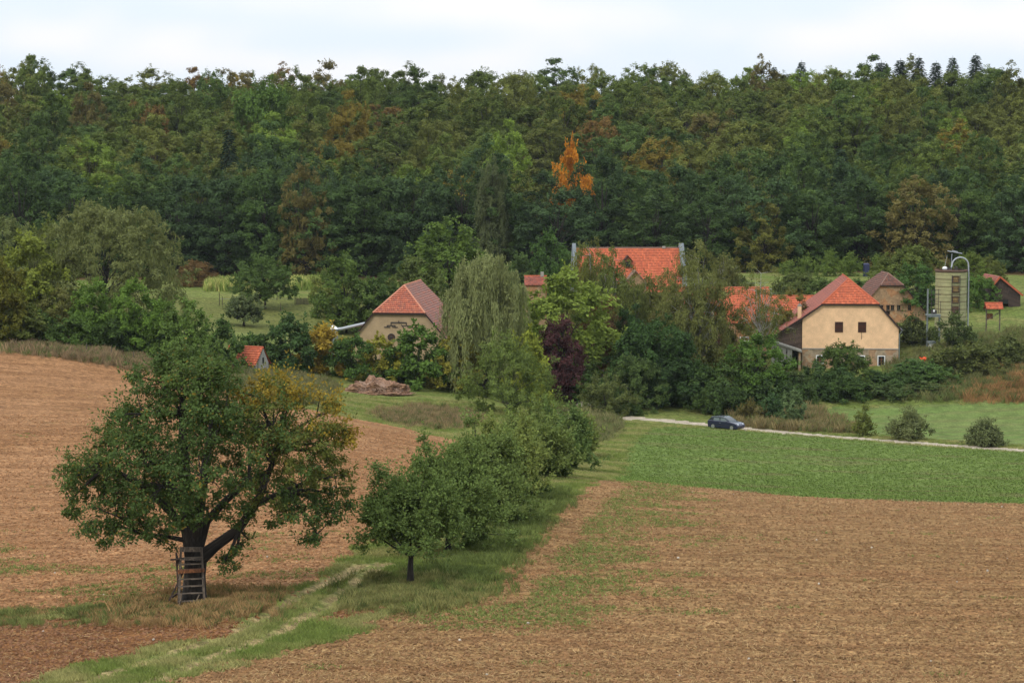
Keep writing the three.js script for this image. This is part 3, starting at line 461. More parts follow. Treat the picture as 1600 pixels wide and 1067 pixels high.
{
  const r = rngOf(77), jit = (a) => (r() - 0.5) * a;
  for (let d = 412, row = 0; d < 652; row++) {
    const step = row < 2 ? 9.2 : 11.5;
    for (let x = -d * 0.245 + (row % 2) * step * 0.5; x < d * 0.245; x += step * (0.85 + 0.3 * r())) {
      const X = x + jit(3), Z = -(d + jit(9)), px = 800 + 3500 * X / -Z, t = clamp((d - 412) / 200, 0, 1), u = r(), patch = n2(X * 0.02, Z * 0.03);
      if (Z > -440 && Z < -427 && Math.abs(px - 893) < 34) continue;
      let c;
      if (row < 3) c = u < 0.42 ? 'oak' : u < 0.68 ? 'oakBlue' : u < 0.88 ? 'oak2' : u < 0.94 ? 'brown' : 'beech';
      else if (row < 7) c = u < 0.2 ? 'oak' : u < 0.42 ? 'oak2' : u < 0.68 ? 'beech' : u < 0.88 ? 'olive' : u < 0.94 ? 'yellow' : u < 0.97 ? 'spruce' : 'lime';
      else c = u < 0.15 ? 'oak2' : u < 0.5 ? 'beech' : u < 0.86 ? 'olive' : u < 0.91 ? 'yellow' : u < 0.945 ? 'brown' : u < 0.955 ? 'rust' : 'lime';
      if (X > 40 && row >= 7 && (c === 'rust' || c === 'yellow')) c = r() < 0.6 ? 'olive' : 'beech';
      const front = row < 3, h = (Z > -430 && Math.abs(px - 893) < 40 ? 11 : front ? 16 : row > 11 ? 13.6 : 13.5) + (row > 11 ? 4.5 : 6) * r() + 2.5 * patch, w = (front ? 10 : 10) + 5 * r(), k = COL[c], q = [0.84, 0.95, 1.06, 1.18][Math.floor(r() * 4)], v = [k[0] * q, k[1] * q, k[2] * q];
      const where = row < 2 ? 'at the foot of the wood' : row > 12 ? 'on the skyline of the wood' : row < 7 ? 'on the lower slope of the wood' : 'high on the wooded slope', looks = (h > 19 ? 'tall ' : h < 16 ? 'low ' : '') + (w > 13.5 ? 'broad ' : w < 11 ? 'narrow ' : '');
      plant(c === 'spruce' ? 'spruce' : front ? 'forest' : r() < 0.65 ? 'hilltop' : 'forest', c === 'spruce' ? 'spruce_tree' : 'forest_tree', looks + FOREST[c] + ' ' + where, 'tree', 'trees of the hillside wood', v, X, Z, c === 'spruce' ? h + 3.5 : h, c === 'spruce' ? 7.5 : w);
    }
    d += row < 2 ? 9 : 13 + row * 0.55;
  }
  // crowns that stand out from the wood
  const solo = (kd, label, col, x, z, h, w) => plant(kd, 'forest_tree', label, 'tree', undefined, col, x, z, h, w);
  solo('mediumTall', 'bright orange autumn tree standing out of the green wood', COL.orange, 11.41, -431, 21.51, 7.63);
  solo('birch', 'slim pale birch at the front of the wood above the barn', [0.07, 0.09, 0.042], -3.68, -404, 21.78, 5.77);
  solo('forest', 'grey-brown tree with withered leaves at the wood edge', COL.brown, -37.59, -406, 19.72, 8.12);
  solo('forest', 'yellow-green tree low on the wood edge above the long tiled barn', [0.108, 0.116, 0.026], 45.52, -404, 12.8, 9.23);
  solo('mediumWide', 'large round-topped light green tree high in the wood', COL.mid, -56.86, -520, 20.83, 15.6);
  for (const [label, x, z, h, w] of [['dark spruce alone on the skyline between low crowns', 73.99, -636, 17.33, 6.18], ['dark spruce with a bent tip on the skyline', 81.22, -632, 18.76, 7.58], ['first dark spruce of the skyline clump', 104.3, -636, 18.19, 9.09], ['dark spruce with a broad top in the skyline clump', 109.01, -632, 18.95, 9.75], ['tall dark spruce in the skyline clump', 114.92, -636, 19.5, 8.36], ['dark spruce deep in the skyline clump', 118.68, -630, 18.2, 9], ['pointed dark spruce near the end of the skyline clump', 124.09, -634, 19.46, 7.97], ['highest dark spruce closing the skyline clump', 130.96, -636, 20.06, 9.09], ['lone dark spruce half way up the wood above the orange tree', 19.82, -545, 15.63, 6.85], ['dark spruce half way up the wood with a narrow tip', 29.9, -548, 13.92, 6.89], ['dark blunt spruce among olive crowns', 52.04, -520, 13.44, 8.91]])
    plant('spruce', 'spruce_tree', label, 'tree', 'spruces of the hillside wood', COL.spruce, x, z, h, w);
  solo('hilltop', 'dome-shaped green tree breaking the skyline of the wood', COL.oak2, 12.71, -640, 18, 17.37);
}
// ---------------------------------------------------------------- trees and shrubs round the farm
const BY = 'trees and shrubs round the farm';
function tree(kd, label, col, x, z, h, w, o) { return plant(kd, o?.name ?? (h < 5 ? 'shrub' : 'tree'), label, o?.cat ?? (h < 5 ? 'shrub' : 'tree'), undefined, col, x, z, h, w, o); }
tree('sallow', 'huge rounded grey-green willow behind the hedge by the ploughed field', [0.108, 0.130, 0.048], -50.77, -278, 14.99, 19.06, { name: 'willow_tree' });
tree('sallow', 'smaller grey-green willow partly behind the huge rounded one', [0.106, 0.133, 0.052], -70.78, -312, 13.24, 8.02, { name: 'willow_tree' });
tree('medium', 'yellow-green tree between the hedge and the huge rounded willow', [0.124, 0.157, 0.028], -57.78, -268, 12.03, 9.19);
tree('medium', 'leafy tree turning yellow at the upper corner of the ploughed field', [0.092, 0.099, 0.017], -57.73, -250, 10.4, 6.57);
tree('medium', 'tall bright green hedge tree below the huge willow', [0.084, 0.151, 0.028], -48.56, -258, 8.18, 6.19);
tree('medium', 'bright green hedge tree with two tops next to the willow skirt', [0.086, 0.157, 0.028], -43.53, -257, 8.75, 6.17);
tree('medium', 'brown-green hedge tree behind the bushes at the field top', [0.095, 0.104, 0.032], -52.48, -259, 6.41, 5.62);
tree('shrub', 'low dark hedge bush above the rough grass bank', [0.054, 0.093, 0.023], -53.84, -254, 3.56, 6.1, { name: 'hedge_bush', cat: 'bush' });
tree('medium', 'broad green hedge tree behind the big pear tree', [0.076, 0.130, 0.028], -37.52, -254, 7.75, 6.97);
tree('medium', 'green hedge tree between the willow skirt and the orchard', [0.067, 0.116, 0.028], -41.41, -262, 6.82, 5.54);
tree('shrub', 'dark bush beside the orchard lawn', [0.045, 0.084, 0.022], -34.68, -266, 5.16, 4.86, { name: 'hedge_bush', cat: 'bush' });
tree('shrub', 'round dark bush just behind the red-roofed shed', [0.039, 0.077, 0.024], -27.52, -276, 6.17, 6.62, { name: 'hedge_bush', cat: 'bush' });
tree('shrub', 'dark bush left of the red-roofed shed', [0.049, 0.093, 0.024], -31.69, -275, 4.17, 4.71, { name: 'hedge_bush', cat: 'bush' });
tree('medium', 'reddish brown bush in front of the wood by the orchard', [0.130, 0.085, 0.035], -54.56, -384, 4.36, 6.8);
tree('orchard', 'spreading fruit tree on the orchard lawn by the fence', [0.065, 0.110, 0.031], -38.94, -352, 8.08, 10.86, { name: 'fruit_tree' });
tree('orchard', 'small grey-leaved fruit tree on the orchard lawn', [0.076, 0.104, 0.046], -39.68, -330, 4.4, 6.41, { name: 'fruit_tree' });
tree('medium', 'round green tree beside the ochre barn at the orchard edge', [0.071, 0.116, 0.028], -24.37, -328, 11.3, 8.62);
tree('medium', 'light olive tree at the back corner of the orchard', [0.103, 0.128, 0.032], -27.82, -345, 7.43, 5.91);
tree('medium', 'dark tree tucked against the ochre barn gable', [0.052, 0.093, 0.024], -19.63, -330, 8.55, 7.92);
tree('medium', 'olive green tree rising behind the ochre barn ridge', [0.076, 0.107, 0.028], -14.32, -334, 10.58, 9.54);
tree('medium', 'wide domed green tree behind the weeping willow', [0.081, 0.133, 0.028], -9.64, -348, 14.05, 13.12);
tree('weeping', 'weeping willow with long hanging shoots beside the ochre barn', [0.15, 0.178, 0.078], -3.4, -277, 17.76, 11.24, { name: 'weeping_willow' });
tree('medium', 'dark green tree between the weeping willow and the manor', [0.049, 0.099, 0.026], 6.08, -355, 11.3, 7.1);
tree('medium', 'dull green tree behind the light green tree', [0.059, 0.099, 0.031], 1.5, -350, 8.92, 6);
// shrubs along the foot of the ochre barn
tree('shrub', 'tall yellow autumn shrub at the corner of the ochre barn', [0.25, 0.19, 0.03], -23.59, -279, 5.71, 6.38);
tree('shrub', 'dark green shrub between two yellow ones below the barn', [0.049, 0.095, 0.022], -20.01, -277, 5.45, 5.54);
tree('shrub', 'yellow-green shrub under the round barn windows', [0.184, 0.191, 0.029], -16.52, -277, 5.11, 4.91);
tree('shrub', 'broad green shrub covering the barn wall foot', [0.065, 0.122, 0.024], -11.71, -276, 6.72, 7.73);
tree('shrub', 'yellow tinged shrub below the weeping willow', [0.162, 0.162, 0.028], -6.78, -275, 6.31, 5.81);
tree('shrub', 'low dark shrub behind the brown heap', [0.054, 0.099, 0.022], -14.67, -278, 3.65, 4.92);
tree('fine', 'big fine-leaved green bush at the top of the fruit tree row', [0.092, 0.133, 0.033], -0.29, -254, 7.74, 10.6);
tree('shrub', 'yellow-green shrub under the purple-leaved tree', [0.151, 0.186, 0.028], 2.01, -270, 8.01, 5.09);
tree('medium', 'light green tree with airy crown in front of the manor', [0.127, 0.180, 0.033], 6.63, -290, 14.73, 13.26);
tree('medium', 'bright lime green young tree against the weeping willow', [0.146, 0.220, 0.031], 0.99, -288, 11.53, 6.58);
tree('medium', 'purple-leaved tree beside the light green one', COL.purple, 5.78, -280, 10.4, 6.4);
tree('birch', 'weeping birch in front of the manor gable', COL.birch, 10.87, -312, 16.66, 7.49, { bark: M.birchBark, name: 'birch_tree' });
tree('birch', 'drooping birch before the tiled manor roof', [0.086, 0.114, 0.031], 13.9, -308, 15.89, 6.34, { bark: M.birchBark, name: 'birch_tree' });
tree('birch', 'low birch hiding the manor gable bay', [0.084, 0.107, 0.029], 16.35, -304, 12.57, 5.39, { bark: M.birchBark, name: 'birch_tree' });
tree('birch', 'birch with hanging twigs over the manor eaves', [0.1, 0.115, 0.034], 18.56, -309, 12.04, 6.18, { bark: M.birchBark, name: 'birch_tree' });
tree('fine', 'reddish brown leaved tree below the birches', [0.115, 0.075, 0.035], 11.94, -298, 11.45, 6.47);
tree('birch', 'tall birch with a white stem right of the manor', [0.108, 0.125, 0.039], 24.69, -298, 18.29, 9.54, { bark: M.birchBark, turn: 2.2, name: 'birch_tree' });
tree('fine', 'olive tree with hanging shoots below the manor roof', [0.108, 0.128, 0.035], 20.39, -310, 11.58, 7.62);
tree('fine', 'brown-olive tree in front of the courtyard', [0.099, 0.102, 0.033], 21.64, -300, 10.17, 7.89);
tree('birch', 'small weeping birch beside the tall white-stemmed one', [0.103, 0.122, 0.041], 31.69, -334, 11.64, 4.39, { bark: M.birchBark, turn: 1, name: 'birch_tree' });
tree('bareBirch', 'half bare birch with white limbs by the long tiled barn', [0.097, 0.116, 0.033], 33.45, -300, 15.54, 7.89, { bark: M.birchBark, name: 'birch_tree' });
tree('fine', 'olive shrubby tree at the foot of the half bare birch', [0.092, 0.104, 0.029], 30.08, -300, 8.46, 6.86);
tree('fine', 'brown-green bush against the long tiled barn', [0.108, 0.110, 0.029], 38.94, -312, 8.91, 5.88);
tree('ivy', 'narrow dark ivy-clad tree below the manor', [0.026, 0.058, 0.017], 15.68, -296, 10.13, 3.89);
tree('medium', 'broad very dark green tree in the farm front hedge', COL.dark, 18.06, -284, 10.21, 12.01);
tree('medium', 'tall dark green tree low in the farm front hedge', [0.028, 0.058, 0.017], 20.09, -280, 6.08, 8.8);
tree('medium', 'mid green round tree beside the gravel road', [0.063, 0.102, 0.031], 15.26, -277, 6.64, 7.28);
tree('fine', 'olive green bush where the track meets the gravel road', [0.089, 0.114, 0.037], 11.36, -271, 4.31, 6.81);
tree('shrub', 'small dark bush at the bend of the gravel road', [0.038, 0.070, 0.018], 14.41, -271, 1.34, 3.1);
tree('shrub', 'dark bush under the ivy-clad tree', [0.043, 0.079, 0.022], 23.55, -281, 4.9, 6.42);
tree('medium', 'leafy fresh green tree beside the grey lean-to', [0.067, 0.128, 0.024], 31.42, -284, 8.99, 7.95);
tree('shrub', 'dark bush above the parked car', [0.043, 0.077, 0.024], 26.76, -274, 3.68, 6.58);
tree('shrub', 'green bush between the car and the fresh green tree', [0.054, 0.093, 0.026], 24.19, -276, 2.67, 4.73);
tree('medium', 'airy-topped tree against the yellow house wall', [0.060, 0.099, 0.024], 43.69, -293, 5.85, 6.53);
tree('shrub', 'dark shrub below the lean-to of the yellow house', [0.045, 0.081, 0.026], 39.79, -290, 3.49, 6.46);
tree('shrub', 'dense dark shrub at the foot of the yellow house', [0.039, 0.077, 0.022], 48.45, -293, 1.86, 6.7);
tree('shrub', 'wide green shrub right of the yellow house corner', [0.054, 0.104, 0.028], 54.18, -295, 2.45, 8.77);
tree('shrub', 'low green shrub under the slope of the yellow house', [0.048, 0.088, 0.024], 43.53, -286, 2.73, 6.54);
tree('shrub', 'low dark shrub behind the mown field edge', [0.045, 0.081, 0.024], 36.7, -284, 2.86, 4.87);
tree('shrub', 'dark shrub between the yellow house and the old barn', [0.054, 0.072, 0.026], 56.5, -314, 3.69, 6.82);
tree('shrub', 'shrub growing round the silo foot', [0.054, 0.081, 0.026], 61.44, -309, 4.05, 6.18);
tree('shrub', 'brownish bush on the grass slope below the silo', [0.081, 0.102, 0.031], 60.31, -297, 3.73, 9.33);
tree('shrub', 'grey-green bush at the end of the grass slope', [0.076, 0.099, 0.031], 66.92, -300, 3.4, 8.57);
tree('shrub', 'bushy weed clump above the rusty dry slope', [0.086, 0.099, 0.032], 63.27, -296, 2.44, 5.92);
tree('shrub', 'grey-green roundish bush by the mown field corner', COL.bluish, 33.58, -265, 3.89, 3.03);
tree('shrub', 'small dark bush beside the grey-green roundish one', [0.043, 0.087, 0.033], 31.31, -267, 3.2, 3.05);
tree('shrub', 'brown tinged low bush behind the car', [0.086, 0.081, 0.028], 28.7, -267, 2.68, 4.12);
tree('upright', 'slender upright young tree at the edge of the mown field', [0.092, 0.116, 0.028], 39.68, -251, 4.07, 2.15, { name: 'young_tree', cat: 'young tree' });
tree('fine', 'round grey-green bush on the road verge', [0.108, 0.133, 0.057], 43.93, -246, 2.88, 4.64, { name: 'verge_bush', cat: 'bush' });
tree('fine', 'low grey-green bush spreading on the road verge', [0.092, 0.116, 0.051], 50.66, -238, 2.28, 4.35, { name: 'verge_bush', cat: 'bush' });
// bushes that close the foot of the farm towards the fields
for (const [label, c, x, z, h, w] of [
  ['dark hedge bush next to the ivy-clad tree foot', [0.039, 0.072, 0.022], 21.7, -282, 3.36, 5.64], ['green hedge bush behind the car roof', [0.054, 0.095, 0.026], 26.46, -281, 4.83, 5.3], ['dull green hedge bush below the half bare birch', [0.065, 0.093, 0.028], 29.75, -288, 4.88, 5.27], ['dark hedge bush below the fresh green tree', [0.039, 0.074, 0.022], 32.64, -280, 4.04, 5.6], ['hedge bush in front of the grey lean-to', [0.054, 0.081, 0.028], 35.63, -286, 3.9, 4.9], ['dark hedge bush at the corner of the mown field', [0.039, 0.077, 0.024], 40.56, -287, 1.87, 5.74], ['rounded dark hedge bush under the yellow house', [0.037, 0.072, 0.022], 42.81, -289, 3.05, 5.78], ['broad hedge bush right under the house corner', [0.048, 0.090, 0.026], 50.96, -291, 2.57, 6.32], ['bright hedge bush left of the rusty slope', [0.060, 0.109, 0.028], 55.83, -292, 2.09, 5.84], ['low hedge bush along the mown field', [0.052, 0.086, 0.026], 48.63, -287, 1.74, 6.56], ['last low hedge bush before the rusty slope', [0.060, 0.093, 0.028], 53.93, -288, 1.49, 6.58], ['low bush between the barn shrubs and the weeping willow', [0.076, 0.110, 0.026], -3.84, -279, 4.11, 4.78], ['dark bush under the weeping willow curtain', [0.049, 0.087, 0.024], -9.03, -281, 4.44, 4.82], ['green bush behind the purple-leaved tree foot', [0.065, 0.104, 0.026], 8.56, -284, 4.71, 5.68], ['bush under the light green tree', [0.081, 0.116, 0.028], 3.21, -280, 4.87, 4.8], ['dark bush left of the rubble pile', [0.043, 0.081, 0.022], 9.42, -278, 3.42, 3.65], ['grey-green bush behind the half bare birch', [0.076, 0.102, 0.033], 41.06, -345, 4.68, 6.51], ['grey-green bush behind the long barn ridge', [0.071, 0.097, 0.031], 35.43, -344, 5.09, 5.9], ['low olive bush below the leafy tree that turns yellow', [0.076, 0.099, 0.024], -55.71, -252, 4.53, 5.76], ['dark hedge bush in the gap above the field bank', [0.049, 0.087, 0.024], -45.44, -255, 4.06, 5.1], ['green hedge bush above the grey field posts', [0.065, 0.116, 0.026], -49.63, -254, 3.76, 4.35], ['dark hedge bush above the low tiled shed', [0.045, 0.084, 0.024], -41.53, -257, 4.7, 5.14], ['olive tree between the two big willows', [0.103, 0.133, 0.033], -60.44, -290, 11.87, 7.46],
]) plant(h > 6 ? 'medium' : 'shrub', 'hedge_bush', label, 'bush', undefined, c, x, z, h, w);
// behind the farm
tree('medium', 'broad olive tree behind the old barn', [0.081, 0.110, 0.026], 62.86, -356, 8.01, 10.58);
tree('medium', 'green tree between the old barn and the silo', [0.054, 0.110, 0.028], 61.65, -338, 8.18, 7.73);
tree('medium', 'green tree right behind the silo pipe', [0.070, 0.133, 0.029], 71.21, -342, 5.12, 5.86);
tree('medium', 'pointed green tree behind the silo', [0.097, 0.139, 0.031], 74.08, -362, 5.48, 6.21);
tree('medium', 'olive tree at the wood edge above the wooden shed', [0.092, 0.116, 0.031], 78.47, -366, 4.47, 5.23);
tree('medium', 'green bushy tree beyond the yellow house roof', [0.065, 0.104, 0.028], 48.78, -348, 4.82, 7.16);
tree('medium', 'grey-green bush tree on the pasture behind the farm', [0.076, 0.104, 0.031], 45.1, -352, 5.18, 6.44);
tree('medium', 'dark bush tree behind the yellow house ridge', [0.049, 0.093, 0.024], 54.07, -350, 3.7, 6);
for (const [label, x, z, h, w] of [
  ['first light green sapling of the row before the wood', 47.91, -388, 2.88, 3.99], ['light green sapling with a split top before the wood', 51.23, -388, 3.77, 4.43], ['tallest light green sapling in the row before the wood', 54.92, -386, 4.97, 4.63], ['light green sapling left of the blue cabin', 58.46, -386, 4.09, 4.19], ['light green sapling right of the blue cabin', 63.55, -386, 3.65, 3.75], ['last light green sapling beside the broad olive tree', 65.71, -387, 2.94, 3.32],
]) plant('upright', 'sapling', label, 'sapling', 'saplings in a row before the wood', [0.095, 0.145, 0.033], x, z, h, w);

// ---------------------------------------------------------------- row of fruit trees along the track
function appleTree(label, seed, col, x, z, h, w, shoots, low = 0.2) {
  const r = rngOf(seed), f = new Leaves(seed), s = h / 6, L = [], far = Math.max(1, -z / 101);
  for (let k = 0; k < 15; k++) { const a = k * 2.4 + r(), t = k / 15, R = w * 0.5 * (0.62 - 0.3 * t) * (0.75 + 0.4 * r()); L.push({ c: [Math.cos(a) * R, h * lerp(low, 0.7, t), Math.sin(a) * R], r: [w * 0.2, h * 0.13, w * 0.2] }); }
  for (const [dx, dz, y1] of shoots) for (let q = 0; q < 3; q++) L.push({ c: [dx * w * 0.5 + (r() - 0.5) * 0.2, h * lerp(0.62, y1, q / 2) - 0.25, dz * w * 0.5], r: [0.38 - 0.07 * q, 0.5, 0.38 - 0.07 * q], n: 26 - 5 * q });
  const tips = f.lobes(L, { col, density: 84 / far ** 1.6, per: 24, leaf: 0.15 * far, slim: 0.58, clump: 0.3 * Math.sqrt(far), shoots: 0.5, shootLen: 0.75, inner: 0.2, droop: -0.2, alt: [col[0] * 1.5, col[1] * 1.35, col[2] * 1.3], altShare: 0.12 });
  const t = thing('fruit_tree', label, 'tree', [x, height(x, z) - 0.05, z], r() * 0.6 - 0.3, 'fruit trees in the row along the track');
  part('trunk', wood(r, h * 0.72, 1.25 * s, L, 0.19 * s, tips.filter((_, i) => i % 7 === 0), 6), M.bark, t); part('crown', f.build(), WHITE, t); return t;
}
const AP = [0.084, 0.132, 0.038];
appleTree('dark green fruit tree with a free-standing trunk, first of the row', 501, AP, -4.66, -101, 5.77, 4.96, [[-0.62, 0.1, 0.93], [-0.1, -0.2, 0.85], [0.35, 0.1, 1.04], [0.7, 0, 0.8]], 0.4);
appleTree('fruit tree with tall shoots, second in the row along the track', 502, [0.090, 0.138, 0.040], -3.25, -113, 5.91, 5.68, [[-0.5, 0.1, 1.0], [0.1, 0, 0.86], [0.55, 0, 0.9]]);
appleTree('fruit tree with the highest shoots, third in the row', 503, [0.100, 0.147, 0.044], -1.74, -126, 6.19, 5.76, [[-0.15, 0.1, 1.02], [0.4, 0, 0.85]]);
appleTree('fruit tree with olive leaves, fourth in the row', 504, [0.125, 0.164, 0.046], -0.41, -142, 5.23, 5.92, [[-0.3, 0, 0.9], [0.4, 0, 0.92]]);
appleTree('fruit tree, fifth in the row along the track', 505, [0.109, 0.153, 0.046], 1.49, -162, 4.95, 6.48, [[0.1, 0, 0.95]]);
appleTree('dark fruit tree, sixth in the row along the track', 506, [0.084, 0.133, 0.040], 3.85, -186, 5.19, 6.7, [[-0.2, 0, 0.95], [0.4, 0.2, 0.9]]);
appleTree('light olive fruit tree at the far end of the row', 507, [0.118, 0.156, 0.043], 6.4, -206, 3.65, 4.71, [[0, 0, 0.9]]);
for (const [label, x, z, h, w] of [['bushy undergrowth right of the second fruit tree', -1.94, -116, 1.04, 1.86], ['bramble-like undergrowth under the third fruit tree', -0.52, -128, 1.28, 2.19], ['undergrowth bush on the grass strip under the fourth fruit tree', 1.16, -144, 1.5, 2.47], ['undergrowth bush below the fifth fruit tree', 3.21, -164, 1.61, 2.62], ['low bush under the light olive fruit tree', 5.25, -190, 1.71, 2.39]])
  plant('shrub', 'undergrowth_bush', label, 'bush', 'bushes under the fruit tree row', [0.065, 0.104, 0.026], x, z, h, w);

// ---------------------------------------------------------------- the old pear tree
{
  const base = [-14.07, -97.94], s = 1 / 35.7, at = (px, py, z = 0) => [(px - 304) * s, (941 - py) * s, z], f = new Leaves(901), r = rngOf(902);
  const green = [0.05, 0.087, 0.025], fresh = [0.06, 0.098, 0.027], olive = [0.088, 0.108, 0.026], gold = [0.2, 0.155, 0.024], L = [];
  const lobe = (px, py, rx, ry, z, rz, col = green, n) => L.push({ c: at(px, py, z), r: [rx * s * 0.92, ry * s * 0.9, rz * 0.9], col, n, col2: col === gold ? olive : col === olive ? green : undefined });
  lobe(290, 592, 62, 44, 0.3, 2.0, fresh); lobe(250, 590, 44, 34, -0.8, 1.5); lobe(335, 588, 44, 40, 0.8, 1.7, fresh); lobe(232, 632, 44, 36, 1.2, 1.6); lobe(300, 640, 80, 46, -1.6, 2.0); lobe(360, 640, 54, 48, 1.6, 1.8);
  lobe(200, 676, 50, 36, -0.6, 1.8, fresh); lobe(160, 712, 44, 30, 0.9, 1.5, fresh); lobe(122, 728, 32, 26, 0, 1.2, fresh); lobe(112, 772, 22, 40, 0.4, 0.9, fresh); lobe(150, 774, 40, 34, -0.8, 1.3); lobe(190, 792, 48, 36, 1.3, 1.5); lobe(165, 820, 34, 22, -0.2, 1.0); lobe(225, 825, 42, 26, 0.7, 1.2); lobe(268, 740, 56, 46, 2.4, 1.6); lobe(250, 780, 52, 40, -2.2, 1.6); lobe(240, 712, 56, 44, 2.0, 1.7);
  lobe(330, 720, 62, 44, 2.9, 1.4); lobe(300, 690, 70, 50, -2.9, 1.6); lobe(380, 690, 54, 46, -2.2, 1.7, olive); lobe(360, 760, 48, 34, -2.6, 1.4); lobe(300, 790, 36, 24, 2.6, 1.0);
  lobe(412, 610, 40, 30, 0.4, 1.5, gold); lobe(456, 604, 38, 28, -0.5, 1.4, gold); lobe(436, 650, 46, 36, 1.5, 1.6, olive); lobe(500, 640, 38, 32, 0.5, 1.4, gold); lobe(484, 690, 44, 36, 1.4, 1.5, olive); lobe(534, 690, 30, 30, -0.3, 1.2, gold); lobe(520, 735, 34, 34, 0.7, 1.2, olive); lobe(505, 785, 34, 36, 0.1, 1.1); lobe(470, 760, 40, 40, -1.3, 1.5, olive); lobe(530, 770, 22, 32, -0.6, 0.8); lobe(455, 800, 34, 28, 1.0, 1.1); lobe(500, 826, 26, 22, 0.4, 0.8); lobe(430, 700, 44, 38, 2.2, 1.4, olive);
  lobe(418, 752, 36, 30, 1.6, 1.0, olive); lobe(392, 792, 26, 20, 1.8, 0.7); lobe(340, 790, 30, 24, 2.2, 0.8); lobe(372, 858, 20, 24, 0.6, 0.6, green, 20); lobe(352, 872, 14, 14, 0.9, 0.5, green, 9); lobe(390, 836, 22, 14, 0.2, 0.6, green, 14); lobe(258, 838, 18, 10, 0.5, 0.5, green, 8);
  const tips = f.lobes(L, { col: green, density: 88, per: 22, leaf: 0.15, slim: 0.55, clump: 0.3, flat: 0.8, shoots: 0.3, shootLen: 0.75, inner: 0.26, droop: 0.55, alt: [0.130, 0.105, 0.020], altShare: 0.07 });
  const t = thing('pear_tree', 'old spreading pear tree with a ladder against its trunk, half turning yellow', 'tree', [base[0], height(...base) - 0.1, base[1]]);
  const stem = [tube([at(304, 950), at(303, 925), at(304, 895), at(306, 868), at(308, 850)], [0.72, 0.54, 0.48, 0.5, 0.44], 14), tube([at(304, 868), at(296, 820), at(292, 760), at(288, 690), at(286, 610)], [0.44, 0.36, 0.3, 0.22, 0.07], 10), tube([at(312, 868), at(338, 846, 0.2), at(376, 818, 0.3), at(404, 778, 0.4), at(420, 738, 0.3), at(440, 690, 0.2), at(452, 630)], [0.34, 0.25, 0.21, 0.175, 0.14, 0.1, 0.04], 10), tube([at(308, 860), at(322, 810, -0.4), at(352, 778, -0.7), at(388, 748, -0.9), at(424, 730, -1.1)], [0.24, 0.19, 0.16, 0.12, 0.06], 8), tube([at(304, 845), at(318, 780, 0.6), at(330, 700, 0.9), at(340, 620, 0.8)], [0.26, 0.2, 0.16, 0.05], 8), tube([at(298, 830), at(270, 790, 0.5), at(230, 750, 0.5), at(170, 720, 0.3), at(120, 735)], [0.22, 0.18, 0.15, 0.1, 0.03], 8), tube([at(294, 800), at(250, 730, -0.8), at(205, 690, -0.9)], [0.200, 0.150, 0.050], 7), tube([at(300, 840), at(262, 830, 0.4), at(215, 822, 0.6)], [0.140, 0.100, 0.030], 6), tube([at(404, 778, 0.4), at(450, 760, 0), at(500, 735, 0.2)], [0.180, 0.120, 0.040], 7)];
  const anchors = [at(292, 760), at(288, 690), at(404, 778, 0.4), at(420, 738, 0.3), at(440, 690, 0.2), at(330, 700, 0.9), at(230, 750, 0.5), at(170, 720, 0.3), at(250, 730, -0.8), at(352, 778, -0.7), at(388, 748, -0.9), at(318, 780, 0.6), at(286, 640), at(450, 760), at(215, 822, 0.6), at(376, 818, 0.3)];
  for (const b of L) { const a = anchors.reduce((m, p) => (Math.hypot(p[0] - b.c[0], p[1] - b.c[1], p[2] - b.c[2]) < Math.hypot(m[0] - b.c[0], m[1] - b.c[1], m[2] - b.c[2]) ? p : m)); stem.push(tube([a, [lerp(a[0], b.c[0], 0.5) + (r() - 0.5) * 0.3, lerp(a[1], b.c[1], 0.5) + 0.15, lerp(a[2], b.c[2], 0.5)], b.c], [0.100, 0.075, 0.030], 6)); }
  tips.forEach((p, i) => { if (i % 3 === 0) { const e = p[3].c; stem.push(tube([e, [lerp(e[0], p[0], 0.6), lerp(e[1], p[1], 0.5) + 0.05, lerp(e[2], p[2], 0.6)], p.slice(0, 3)], [0.032, 0.022, 0.008], 4)); } });
  part('trunk', mergeGeometries(stem), M.bark, t); part('crown', f.build(), WHITE, t);
  // ladder seat lashed to the trunk
  const y = height(...base) - 0.05, l = thing('tree_ladder', 'weathered wooden ladder with planks leaning on the pear trunk', 'ladder', [base[0], y, base[1]]), q = (px, py, z) => at(px, py, z);
  for (const [a, b] of [[q(284, 943, 1.15), q(287, 846, 0.78)], [q(325, 941, 1.15), q(319, 846, 0.78)]]) part('rail', bar(a, b, 0.09), M.greyWood, l);
  for (const py of [938, 929, 917, 906, 895, 872, 862]) { const k = (941 - py) / 95, z = 1.19 - 0.37 * k; part('rung', bar(q(282 + 3 * k, py + 1, z), q(326 - 5 * k, py - 1, z), 0.06), M.greyWood, l); }
  part('plank', box(1.15, 0.14, 0.26, ...q(304, 881.5, 1.08), 0, 0, 0.05), M.brownWood, l);
  part('plank', box(0.95, 0.2, 0.12, ...q(303, 849, 0.88)), M.greyWood, l); part('plank', box(0.9, 0.06, 0.2, ...q(303, 864, 0.98)), M.greyWood, l);
  part('brace', bar(q(286, 938, 1.2), q(288, 918, 1.2), 0.06), M.greyWood, l); part('brace', bar(q(309, 934, 1.24), q(317, 918, 1.22), 0.05), M.greyWood, l);
  for (const [a, b] of [[q(268, 930, 0.9), q(290, 886, 0.9)], [q(271, 927, 0.6), q(287, 915, 0.9)], [q(283, 934, 0.8), q(279, 855, 0.7)], [q(280, 860, 0.8), q(289, 884, 0.9)]]) part('strut', bar(a, b, 0.075), M.boardsDark, l);
  part('crossbar', bar(q(271, 865, 0.95), q(292, 863, 0.95), 0.07), M.boardsDark, l);
}
